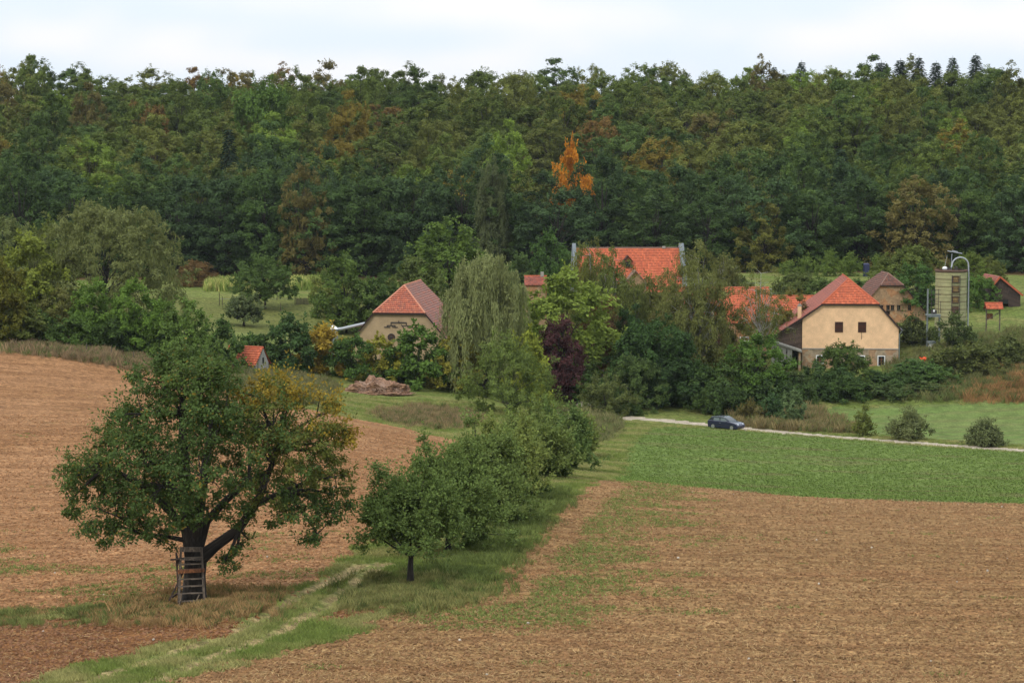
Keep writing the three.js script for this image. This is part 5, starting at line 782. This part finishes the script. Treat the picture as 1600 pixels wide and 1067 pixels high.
{ // ---- pole mounted transformer
  const p = [58.89, -312], hh = height(...p) - 0.3, s = 312 / 3500, g = thing('pole_transformer', 'two-pole transformer stand with platform and pipe frame beside the silo', 'transformer', [p[0], hh, p[1]]), YB = 34 - 312 * 298.5 / 3500 - hh, X = (px) => (px - 1462) * s, Y = (py) => (533.5 - py) * s + YB;
  part('post', rod([X(1453), -0.2, 0], [X(1453.5), Y(451), 0], 0.14, 0.12), M.greyPaint, g); part('post', rod([X(1472.5), -0.2, 0], [X(1472), Y(491), 0], 0.14, 0.12), M.greyPaint, g); part('platform', [box(2.0, 0.14, 1.2, 0, Y(491.5), 0), box(1.9, 0.22, 0.1, 0, Y(493.5), 0.5)], M.greyPaint, g);
  for (const py of [453, 460, 467, 474]) part('rail', bar([X(1454), Y(py), 0.1], [X(py < 462 ? 1474 : 1469), Y(py), 0.1], 0.07), M.ironDark, g);
  for (const px of [1459, 1464.5, 1470, 1473.5]) part('upright', bar([X(px), Y(489), 0.1], [X(px), Y(px > 1472 ? 470 : 451.5), 0.1], 0.06), M.ironDark, g);
  part('switch_box', box(0.75, 0.5, 0.5, X(1463), Y(487), 0.1), M.ironDark, g); part('lamp_housing', box(0.22, 0.3, 0.2, X(1462.5), Y(485), 0.42), M.white, g);
  const q = [58.15, -309], b = thing('meter_cabinet', 'small grey and white cabinet at the foot of the transformer stand', 'cabinet', [q[0], height(...q) - 0.1, q[1]]); part('body', box(0.7, 1.3, 0.6, 0, 0.6, 0), M.white, b); part('lid', box(1.1, 0.28, 0.9, 0, 1.36, 0), M.greyPaint, b);
}
{ // ---- wooden shed and roofed board at the edge of the farm
  const p = [75.96, -342], hh = height(...p) - 0.3, s = 342 / 3500, g = thing('wooden_shed', 'dark wooden shed with uneven gable and red roof edge', 'shed', [p[0], hh, p[1]], 5 * RAD), YB = 34 - 342 * 298.5 / 3500 - hh, X = (px) => (px - 1579) * s, Y = (py) => (533.5 - py) * s + YB;
  const ax = X(1565), ay = Y(432), lx = X(1557.5), ly = Y(440), rx = X(1599), ry = Y(459);
  for (let x = lx + 0.1; x < rx - 0.1; x += 0.21) { const t = x < ax ? lerp(ly, ay, (x - lx) / (ax - lx)) : lerp(ay, ry, (x - ax) / (rx - ax)), low = x > X(1570) && x < X(1580) ? Y(471) : x > X(1570) && x < X(1580) ? 0 : -0.3; part('board', box(0.195, t - low - 0.12, 0.05, x + 0.1, (t + low - 0.12) / 2, 0.02 * (Math.round(x * 5) % 2)), M.boardsDark, g); }
  part('window', box(X(1580) - X(1570), Y(468) - Y(474), 0.05, X(1575), Y(471), 0.03), M.glass, g); part('body', [box(0.3, ly + 0.3, 7, lx + 0.25, ly / 2 - 0.2, -3.6), box(0.3, ry + 0.3, 7, rx - 0.25, ry / 2 - 0.2, -3.6)], M.boardsDark, g);
  part('roof_tiles', [tiled([[lx - 0.3, ly - 0.3, 0.4], [lx - 0.3, ly - 0.3, -7.4], [ax, ay + 0.12, -7.4], [ax, ay + 0.12, 0.4]]), tiled([[rx + 0.35, ry - 0.12, 0.4], [rx + 0.35, ry - 0.12, -7.4], [ax, ay + 0.12, -7.4], [ax, ay + 0.12, 0.4]])], roofMat.mixed, g);
  part('verge_board', [bar([ax, ay + 0.02, 0.38], [rx + 0.3, ry - 0.22, 0.38], 0.26, 0.1), bar([ax, ay + 0.02, 0.38], [lx - 0.25, ly - 0.38, 0.38], 0.26, 0.1)], M.ridgeRed, g);
  const q = [69.5, -322], w = thing('roofed_shelter', 'little open shelter with red tiled roof on two posts', 'shelter', [q[0], height(...q) - 0.1, q[1]]), e = 34 - 322 * 298.5 / 3500 - w.position.y, s2 = 322 / 3500, Xq = (px) => (px - 1557) * s2, Yq = (py) => (533.5 - py) * s2 + e;
  part('post', box(0.16, Yq(475), 0.16, Xq(1546), Yq(475) / 2, 0), M.greyWood, w); part('post', box(0.16, Yq(475), 0.16, Xq(1567), Yq(475) / 2, 0), M.greyWood, w); part('brace', [bar([Xq(1546), Yq(500), 0.1], [Xq(1566), Yq(488), 0.1], 0.1), bar([Xq(1567), Yq(487), 0.05], [Xq(1562), Yq(483), 0.05], 0.09)], M.greyWood, w);
  part('roof_tiles', [tiled([[Xq(1543.5), Yq(482), 0.9], [Xq(1570.5), Yq(482), 0.9], [Xq(1570.5), Yq(473), 0], [Xq(1543.5), Yq(473), 0]], 0.28), tiled([[Xq(1543.5), Yq(482), -0.9], [Xq(1570.5), Yq(482), -0.9], [Xq(1570.5), Yq(473), 0], [Xq(1543.5), Yq(473), 0]], 0.28)], roofMat.red, w); part('ridge_cap', capLine([Xq(1543), Yq(472.6), 0], [Xq(1571), Yq(472.6), 0], 0.09), M.ridgeRed, w); part('board', box(1.0, 0.8, 0.08, Xq(1551), Yq(494), -0.2), M.brownWood, w);
}
{ // ---- small things round the yard
  let p = [60.88, -384]; const c = thing('blue_cabin', 'narrow dark blue cabin between the saplings', 'cabin', [p[0], height(...p) - 0.1, p[1]], 0.1); part('body', box(0.92, 2.2, 0.92, 0, 1.1, 0), M.navy, c); part('roof', new THREE.CylinderGeometry(0.4, 0.7, 0.2, 4).rotateY(Math.PI / 4).translate(0, 2.3, 0), M.navy, c); const dr = new THREE.Group(); dr.name = 'door'; c.add(dr); part('leaf', box(0.7, 1.9, 0.04, 0, 1.05, 0.475), M.navy, dr); part('handle', box(0.05, 0.14, 0.05, 0.26, 1.05, 0.51), M.galv, dr);
  p = [55.94, -303]; const o = thing('orange_tarp', 'crumpled bright orange tarpaulin on the slope by the yellow house', 'tarpaulin', [p[0], height(...p), p[1]]);
  { const g = new THREE.PlaneGeometry(1, 1, 10, 8), v = g.attributes.position; for (let i = 0; i < v.count; i++) { const u = v.getX(i), w = v.getY(i); v.setXYZ(i, (u * (0.35 + 0.65 * (w + 0.5))) * 1.05, (w + 0.5) * 0.75 + 0.2 + 0.06 * Math.sin(u * 9), 0.14 * Math.sin(u * 7 + w * 5) + 0.1 * Math.sin(w * 11)); } g.computeVertexNormals(); const back = g.clone().translate(0, 0, -0.02); part('sheet', [g, back], M.orange, o); part('stake', rod([0, -0.1, -0.14], [0, 0.95, -0.14], 0.03), M.greyWood, o); }
  // heaps
  const heap = (name, label, pt, w, h, d, mat, seed) => { const g = new THREE.IcosahedronGeometry(1, 26), v = g.attributes.position; for (let i = 0; i < v.count; i++) { const x = v.getX(i), y = v.getY(i), z = v.getZ(i), q = 1 + 0.22 * n3(x * 1.6 + seed, y * 1.6, z * 1.6) + 0.09 * n3(x * 6, y * 6 + seed, z * 6) + 0.05 * n3(x * 16, y * 16, z * 16 + seed); v.setXYZ(i, x * w / 2 * q, (y > 0 ? y * (0.8 + 0.3 * n3(x * 2 + seed, 0, z)) : y * 0.2) * h * q, z * d / 2 * q); } g.computeVertexNormals(); const m = part(name, metreUV(g), mat); m.position.set(pt[0], height(...pt), pt[1]); return tag(m, label, 'heap'); };
  const hp = [-16.38, -266]; heap('brown_heap', 'long heap of brown wood chips and dung on the meadow', hp, 8, 1.75, 4, M.heap, 3);
  heap('straw_heap', 'pale straw-coloured heap beside the small red-roofed shed', [-34.77, -268], 3.2, 1.7, 2.6, std({ map: soilTex, color: lin(0.75, 0.5, 0.3) }), 9); heap('gravel_heap', 'pale gravel heap at the bend of the farm road', [8.75, -274], 2.2, 1.0, 1.6, std({ map: gravelTex, color: lin(0.9, 0.78, 0.66) }), 5); heap('rubble_heap', 'pale rubble pile between the farm trees', [11.66, -290], 1.7, 2.2, 1.4, std({ map: gravelTex, color: lin(0.8, 0.66, 0.55) }), 7);
  // chips strewn on the brown heap
  { const q = rngOf(61), g = new THREE.BoxGeometry(0.38, 0.03, 0.04), m = new THREE.InstancedMesh(g, std({ color: lin(1, 1, 1) }), 2200), e = new THREE.Object3D(); for (let i = 0; i < 2200; i++) { const a = q() * 6.283, R = Math.sqrt(q()), x = Math.cos(a) * R, z = Math.sin(a) * R; e.position.set(hp[0] + x * 3.5, height(...hp) + 1.62 * Math.sqrt(Math.max(0, 1 - R * R)) * (0.8 + 0.3 * n3(x * 2 + 3, 0, z)) + 0.05, hp[1] + z * 1.9); e.rotation.set(q() * 0.9 - 0.45, q() * 6.283, q() * 0.9 - 0.45); e.updateMatrix(); m.setMatrixAt(i, e.matrix); const k = 0.6 + 0.7 * q(); m.setColorAt(i, lin(0.42 * k, 0.28 * k, 0.2 * k)); } m.name = 'wood_chips'; scene.add(m); tag(m, 'wood chips and stalks strewn over the brown heap', 'wood chips', undefined, 'stuff'); }
  // orchard fence, gate panel and posts
  const posts = [[341, 356, 2.0, 0], [345.5, 356, 1.4, 0], [431.5, 362, 1.3, 1], [437, 351, 1.2, 1], [480.5, 357, 1.5, 1], [483, 357, 1.2, 0], [459.5, 357, 1.4, 0]];
  for (const [px, d, h, pale] of posts) { const x = (px - 800) / 3500 * d, m = part('fence_post', rod([0, -0.2, 0], [0.03, h, 0], 0.06, 0.05, 6), pale ? M.greyWood : M.boardsDark); m.position.set(x, height(x, -d), -d); tag(m, pale ? 'pale wooden post of the orchard fence' : 'dark wooden post of the orchard fence', 'fence post', 'posts of the orchard fence'); }
  { const w = (a, b) => bar([(a - 800) / 3500 * 357, height((a - 800) / 3500 * 357, -357) + 0.9, -357], [(b - 800) / 3500 * 357, height((b - 800) / 3500 * 357, -357) + 0.9, -357], 0.03); const wr = part('fence_wire', [w(341, 431), w(432, 459)], M.galv); tag(wr, 'thin fence wire along the orchard lawn', 'wire'); }
  const gp = [-33.59, -357], gt = thing('wattle_gate', 'grey woven wattle panel in the orchard fence', 'gate', [gp[0], height(...gp), gp[1]]); for (let k = 0; k < 9; k++) part('stake', rod([-0.95 + k * 0.237, -0.1, 0], [-0.95 + k * 0.237, 1.05, 0], 0.035, 0.03, 5), M.greyWood, gt); for (let k = 0; k < 6; k++) part('withe', box(2.0, 0.1, 0.06, 0, 0.15 + k * 0.16, (k % 2 ? 0.045 : -0.045)), M.greyWood, gt);
  for (const [px, d] of [[131, 247], [170, 246], [205, 246]]) { const x = (px - 800) / 3500 * d, m = part('field_post', rod([0, -0.2, 0], [0.05, 1.5, 0], 0.06, 0.05, 6), M.greyWood); m.position.set(x, height(x, -d), -d); tag(m, 'pale wooden post on the bank above the ploughed field', 'fence post', 'posts on the field bank'); }
}
{ // ---- dark blue hatchback on the farm road
  const P = [25.05, -259.93], g = thing('hatchback_car', 'dark blue five-door hatchback parked on the gravel farm road', 'car', [P[0], height(...P) - 0.02, P[1]], -38 * RAD);
  const paint = new THREE.MeshPhysicalMaterial({ color: lin(0.007, 0.01, 0.04), roughness: 0.4, metalness: 0.1, clearcoat: 1, clearcoatRoughness: 0.08 }), tyre = std({ color: lin(0.012, 0.012, 0.012) }), alloy = std({ color: lin(0.5, 0.5, 0.52), metalness: 0.8, roughness: 0.35 }), lampM = std({ color: lin(0.85, 0.87, 0.9), roughness: 0.15 }), plate = M.white, sideGlass = std({ color: lin(0.16, 0.19, 0.2), roughness: 0.08 }), gl = std({ color: lin(0.03, 0.04, 0.045), roughness: 0.06 });
  const side = (pts, w, b, y = 0) => { const s = new THREE.Shape(); s.moveTo(...pts[0]); for (const q of pts.slice(1)) q.length === 2 ? s.lineTo(...q) : s.quadraticCurveTo(...q); return new THREE.ExtrudeGeometry(s, { depth: w - 2 * b, bevelEnabled: true, bevelThickness: b, bevelSize: b * 0.6, bevelSegments: 3, curveSegments: 10 }).translate(0, y, -(w - 2 * b) / 2); };
  // front is +x
  const arch = (cx) => [[cx + 0.36, 0.24], [cx + 0.34, 0.62, cx, 0.64], [cx - 0.34, 0.62, cx - 0.36, 0.24]];
  part('body', side([[-1.95, 0.34], [-2.02, 0.6, -1.98, 0.82], [-1.93, 0.95], [0.62, 0.93], [1.5, 0.86, 1.9, 0.7], [2.04, 0.58, 2.02, 0.36], [1.95, 0.24], ...arch(1.3), ...arch(-1.28), [-1.9, 0.24]], 1.7, 0.12), paint, g);
  part('cabin_glass', side([[-1.86, 0.93], [-1.55, 1.36, -1.2, 1.4], [-0.4, 1.46, 0.0, 1.4], [0.35, 1.32, 0.98, 0.92]], 1.5, 0.16), gl, g);
  part('roof', side([[-1.62, 1.33], [-1.4, 1.42, -1.1, 1.44], [-0.4, 1.5, 0.02, 1.43], [0.12, 1.4], [0.02, 1.385], [-0.5, 1.42, -1.2, 1.37]], 1.42, 0.1), paint, g);
  const pil = []; for (const s of [-1, 1]) pil.push(bar([0.05, 1.4, s * 0.66], [0.95, 0.93, s * 0.76], 0.07, 0.06), bar([-0.32, 1.42, s * 0.69], [-0.36, 0.93, s * 0.78], 0.09, 0.05), bar([-1.15, 1.38, s * 0.67], [-1.3, 0.93, s * 0.77], 0.12, 0.05), bar([-1.55, 1.34, s * 0.64], [-1.88, 0.95, s * 0.75], 0.14, 0.06)); part('pillar', pil, paint, g);
  for (const [x, z] of [[1.3, 0.76], [1.3, -0.76], [-1.28, 0.76], [-1.28, -0.76]]) { const w = new THREE.Group(); w.name = 'wheel'; g.add(w); part('tyre', new THREE.TorusGeometry(0.235, 0.085, 10, 24).translate(x, 0.31, z), tyre, w); part('rim', [new THREE.CylinderGeometry(0.225, 0.225, 0.19, 18).rotateX(Math.PI / 2).translate(x, 0.31, z + Math.sign(z) * 0.02), new THREE.CylinderGeometry(0.06, 0.06, 0.23, 10).rotateX(Math.PI / 2).translate(x, 0.31, z + Math.sign(z) * 0.02)], alloy, w); }
  for (const s of [-1, 1]) { part('headlight', new THREE.SphereGeometry(0.22, 12, 8).scale(0.6, 0.5, 1.15).rotateY(-s * 0.35).translate(1.88, 0.66, s * 0.6), lampM, g); part('tail_light', box(0.08, 0.28, 0.2, -1.96, 0.8, s * 0.66), M.orange, g); part('wing_mirror', new THREE.SphereGeometry(0.1, 8, 6).scale(0.7, 0.8, 1.1).translate(0.62, 0.99, s * 0.9), paint, g); part('door_handle', box(0.16, 0.03, 0.03, -0.3, 0.78, s * 0.86), alloy, g); part('side_moulding', box(1.9, 0.06, 0.02, 0, 0.5, s * 0.865), M.dark, g); }
  for (const s of [-1, 1]) for (const [x0, x1] of [[-1.22, -0.42], [-0.28, 0.5]]) part('side_window', slab([[x0 - 0.06, 0.96], [x1 + (x1 > 0 ? 0.28 : 0.02), 0.96], [x1 - (x1 > 0 ? 0.28 : 0.02), 1.34], [x0 + 0.04, 1.34]], 0.015, -0.015).translate(0, 0, s * 0.766), sideGlass, g);
  part('grille', box(0.06, 0.1, 0.7, 2.0, 0.6, 0), M.dark, g); part('bumper', box(0.1, 0.1, 1.3, 1.99, 0.34, 0), M.dark, g); part('number_plate', box(0.03, 0.11, 0.46, 2.045, 0.46, 0), plate, g); part('bonnet_seam', box(0.02, 0.012, 1.2, 0.86, 0.925, 0), M.dark, g);
}
// ---------------------------------------------------------------- ground cover: straw, clods, grass, weeds, crop leaves
function blades(n, seed, spread, h, w, lean) {
  const r = rngOf(seed), pos = [];
  for (let k = 0; k < n; k++) { const a = r() * 6.283, R = spread * Math.sqrt(r()), x = Math.cos(a) * R, z = Math.sin(a) * R, b = r() * 6.283, L = h * (0.55 + 0.6 * r()), dx = Math.cos(b) * lean * (0.3 + r()), dz = Math.sin(b) * lean * (0.3 + r()), wx = Math.sin(b + 1) * w, wz = Math.cos(b + 1) * w; pos.push(x - wx, 0, z - wz, x + wx, 0, z + wz, x + dx * 0.45 + wx * 0.5, L * 0.62, z + dz * 0.45 + wz * 0.5, x - wx, 0, z - wz, x + dx * 0.45 + wx * 0.5, L * 0.62, z + dz * 0.45 + wz * 0.5, x + dx, L, z + dz); }
  const g = new THREE.BufferGeometry(); g.setAttribute('position', new THREE.Float32BufferAttribute(pos, 3)); return g;
}
function scatter(name, label, category, geo, n, seed, pick) {
  const r = rngOf(seed), m = new THREE.InstancedMesh(geo, earth({ side: THREE.DoubleSide }), n), e = new THREE.Object3D(); let k = 0;
  for (let tries = 0; k < n && tries < n * 14; tries++) { const q = pick(r); if (!q) continue; e.position.set(q.x, height(q.x, q.z) + (q.y ?? 0), q.z); e.rotation.set(q.tilt ?? 0, r() * 6.283, q.roll ?? 0); const s = q.s; e.scale.set(s * (q.wide ?? 1), s * (q.tall ?? 1), s * (q.wide ?? 1)); e.updateMatrix(); m.setMatrixAt(k, e.matrix); m.setColorAt(k, lin(...q.c)); k++; }
  m.count = k; m.name = name; m.castShadow = m.receiveShadow = true; scene.add(m); return tag(m, label, category, undefined, 'stuff');
}
const wedge = (r, d0, d1, pow = 1) => { const d = d0 + (d1 - d0) * Math.pow(r(), pow), t = (r() * 2 - 1) * 0.26; return [t * d, -d]; };
const tint = (c, k) => [c[0] * k, c[1] * k, c[2] * k];
const inPoly = (P, r) => { const b = P.box ?? (P.box = bounded(P).box); for (let k = 0; k < 30; k++) { const x = lerp(b[0], b[1], r()), z = lerp(b[2], b[3], r()); if (inside(P, x, z)) return [x, z]; } return null; };
{
  const straw = new THREE.PlaneGeometry(1, 0.07).rotateX(-Math.PI / 2 + 0.35), clod = new THREE.IcosahedronGeometry(1, 0).scale(1.1, 0.6, 0.9), soilKinds = new Set(['left', 'right', 'nearLeft']);
  scatter('straw_stubble', 'pale straw litter lying on the brown fields', 'straw', straw, 95000, 71, (r) => { const [x, z] = wedge(r, 64, 215, 1.5), k = land(x, z); if (!soilKinds.has(k) || r() < (k === 'right' ? 0 : 0.5) || n2(x * 0.3, z * 0.5) + r() < 0.2) return null; return { x, z, s: 0.08 + 0.16 * r(), y: 0.03 + 0.05 * r(), roll: (r() - 0.5) * 0.9, tilt: (r() - 0.5) * 0.5, c: tint(r() < 0.7 ? [0.33, 0.215, 0.095] : [0.46, 0.32, 0.155], 0.6 + 0.6 * r()) }; });
  scatter('soil_clods', 'clods of earth on the brown fields', 'soil', clod, 60000, 72, (r) => { const [x, z] = wedge(r, 64, 190, 1.5), k = land(x, z); if (!soilKinds.has(k)) return null; const c = k === 'left' ? [0.24, 0.12, 0.055] : k === 'nearLeft' ? [0.17, 0.085, 0.045] : [0.19, 0.105, 0.05]; return { x, z, s: 0.03 + 0.075 * r() * r(), y: 0.03, tilt: r(), c: tint(c, 0.7 + 0.7 * r()) }; });
  scatter('field_stones', 'pale stones scattered on the brown fields', 'stones', clod, 60, 73, (r) => { const [x, z] = wedge(r, 64, 200, 1.3); if (!soilKinds.has(land(x, z))) return null; return { x, z, s: 0.03 + 0.06 * r() * r(), y: 0.05, tilt: r(), c: tint([0.46, 0.4, 0.32], 0.7 + 0.4 * r()) }; });
  const tuft = blades(9, 31, 0.22, 0.2, 0.014, 0.12), weed = blades(8, 32, 0.2, 0.13, 0.022, 0.12), tall = blades(12, 33, 0.22, 0.62, 0.011, 0.3), leafy = blades(7, 34, 0.2, 0.17, 0.05, 0.16);
  scatter('grass_tufts', 'short green grass of the track and verges', 'grass', tuft, 70000, 74, (r) => { const [x, z] = wedge(r, 66, 262, 1.5); if (land(x, z) !== 'meadow') return null; if (z > -125 && Math.min(lineDist(RUTS[0], x, z), lineDist(RUTS[1], x, z)) < 0.55 && r() < 0.95) return null; if (inside(DRYZONE, x, z)) { if (r() < 0.6) return null; return { x, z, s: 0.6 + 0.6 * r(), c: tint([0.3, 0.2, 0.085], 0.7 + 0.6 * r()) }; } const g = clamp(0.5 + fbm2(x * 0.15, z * 0.15, 3) * 1.6, 0, 1); return { x, z, s: 0.55 + 0.6 * r(), c: tint(mixc([0.165, 0.21, 0.05], [0.3, 0.28, 0.105], g), 0.7 + 0.6 * r()) }; });
  scatter('field_weeds', 'green weeds sprouting on the brown fields', 'weeds', weed, 9000, 75, (r) => { const [x, z] = wedge(r, 66, 175, 1.2), k = land(x, z); let g = -1; if (k === 'right') { const edge = lineDist(ROWEDGE, x, z); g = 0.7 * fbm2(x * 0.1 - 9, z * 0.16 + 3, 4) + 0.75 * smooth(-edge, -13, -2.2) * smooth(edge, 1.2, 3) - 0.3; } else if (k === 'left') g = fbm2(x * 0.09 + 40, z * 0.13, 4) + 0.5 * smooth(z, -135, -104) - 0.42; if (r() > g * 1.6 + 0.03) return null; return { x, z, s: 0.4 + 0.7 * r(), c: tint([0.16, 0.2, 0.055], 0.7 + 0.6 * r()) }; });
  const dryHere = [[[[-16.86, -95.39], [-16.26, -98.47], [-14.41, -99.55], [-10.87, -98.83], [-10.21, -93.96], [-12.69, -93.14], [-15.9, -94.58]], [0.36, 0.23, 0.1], 6500, 0.55], [[[-6.66, -95.84], [-6.32, -103.95], [-3.53, -101.54], [-1.57, -98.52], [-4.41, -95.2]], [0.24, 0.23, 0.08], 5000, 0.62], [[[-4.73, -102.24], [-1.71, -98.52], [0, -115], [3.44, -149.06], [2.21, -153.57], [-1.36, -117.91]], [0.16, 0.2, 0.055], 7000, 0.62], [[[26.4, -262.22], [29.33, -279.51], [37.08, -280.4], [39.64, -270.22], [39.3, -257.66], [33.64, -259.78]], [0.24, 0.19, 0.085], 9000, 1.5], [[[-54.67, -244.31], [-57.37, -259.87], [-51.83, -265.82], [-43.43, -270.39], [-38.53, -239.66], [-47.2, -241.88]], [0.27, 0.19, 0.105], 9000, 1.3], [BROWNPATCH, [0.27, 0.2, 0.1], 5000, 0.9], [LAND.drySlope.P, [0.3, 0.17, 0.07], 12000, 1.4], [[[52.37, -304.1], [73.29, -319.6], [81.27, -314.95], [78.1, -302.44], [63.59, -291.3], [55.62, -284.6], [49.52, -287.23]], [0.16, 0.16, 0.06], 12000, 1.5], [[[-32.23, -238.73], [-30.28, -277.67], [-21.75, -270.46], [-21.03, -228.6]], [0.2, 0.18, 0.08], 7000, 1.2], [[[5.63, -244.81], [7.87, -273.57], [11.93, -259.26], [8.45, -225.74]], [0.2, 0.19, 0.08], 4000, 1.3], [[[-22.29, -96.14], [-22.82, -98.42], [-18.97, -97.71], [-16.43, -97.78], [-15.96, -94.96]], [0.2, 0.22, 0.07], 1800, 0.4]];
  let s = 1; dryHere.forEach(([P, c, n, s0], i) => scatter('tall_grass', ['dry brown tall grass round the pear tree foot', 'tall grass round the first fruit tree', 'rank green grass under the fruit tree row', 'dry tall weeds beside the gravel road behind the car', 'greyish tall grass on the bank above the ploughed field', 'brown dry grass patch on the meadow', 'rusty tall grass of the dry slope', 'rough tall weeds below the silo', 'weedy grass before the small red-roofed shed', 'tall weeds where the track meets the road', 'grass strip between the two brown fields'][i], 'grass', tall, n, 80 + i, (r) => { const p = inPoly(P, r); if (!p) return null; const ja = (r() + r() + r() - 1.5) * 1.6, jb = (r() + r() + r() - 1.5) * 3; p[0] += ja; p[1] += jb; const wave = fbm2(p[0] * 0.35 + i * 9, p[1] * 0.3, 3) + 0.32; if (wave < 0 || land(p[0], p[1]) === 'road' || (i < 3 && Math.min(lineDist(RUTS[0], ...p), lineDist(RUTS[1], ...p)) < 0.5)) return null; s = s0 * clamp(0.35 + 1.1 * wave, 0.3, 1.15); const k = 0.6 + 0.7 * r(), g = r() < 0.25; return { x: p[0], z: p[1], s: s * (0.6 + 0.7 * r()), c: g ? tint([0.12, 0.15, 0.045], k) : tint(c, k) }; }));
  scatter('crop_leaves', 'low leafy green crop in the field below the road', 'crop', leafy, 30000, 95, (r) => { const [x, z] = wedge(r, 150, 262, 1.1); if (land(x, z) !== 'crop' || lineDist(ROAD, x, z) < 2.6) return null; const dull = smooth(fbm2(x * 0.045 + 3, z * 0.12 + 8, 3), 0.08, 0.5); return { x, z, s: 0.35 + 0.45 * r(), c: tint(mixc([0.13, 0.185, 0.044], [0.175, 0.18, 0.07], dull), 0.8 + 0.4 * r()) }; });
  scatter('sunflower_patch', 'yellow-green sunflower patch at the back of the orchard', 'flowers', blades(16, 36, 0.5, 1.3, 0.1, 0.35), 1500, 96, (r) => { const px = r() < 0.6 ? lerp(322, 385, r()) : lerp(458, 506, r()), d = lerp(374, 388, r()), x = (px - 800) / 3500 * d; return { x, z: -d, s: 0.8 + 0.5 * r(), c: tint(r() < 0.4 ? [0.42, 0.4, 0.13] : [0.2, 0.26, 0.06], 0.7 + 0.6 * r()) }; });
}
renderer.render(scene, camera);
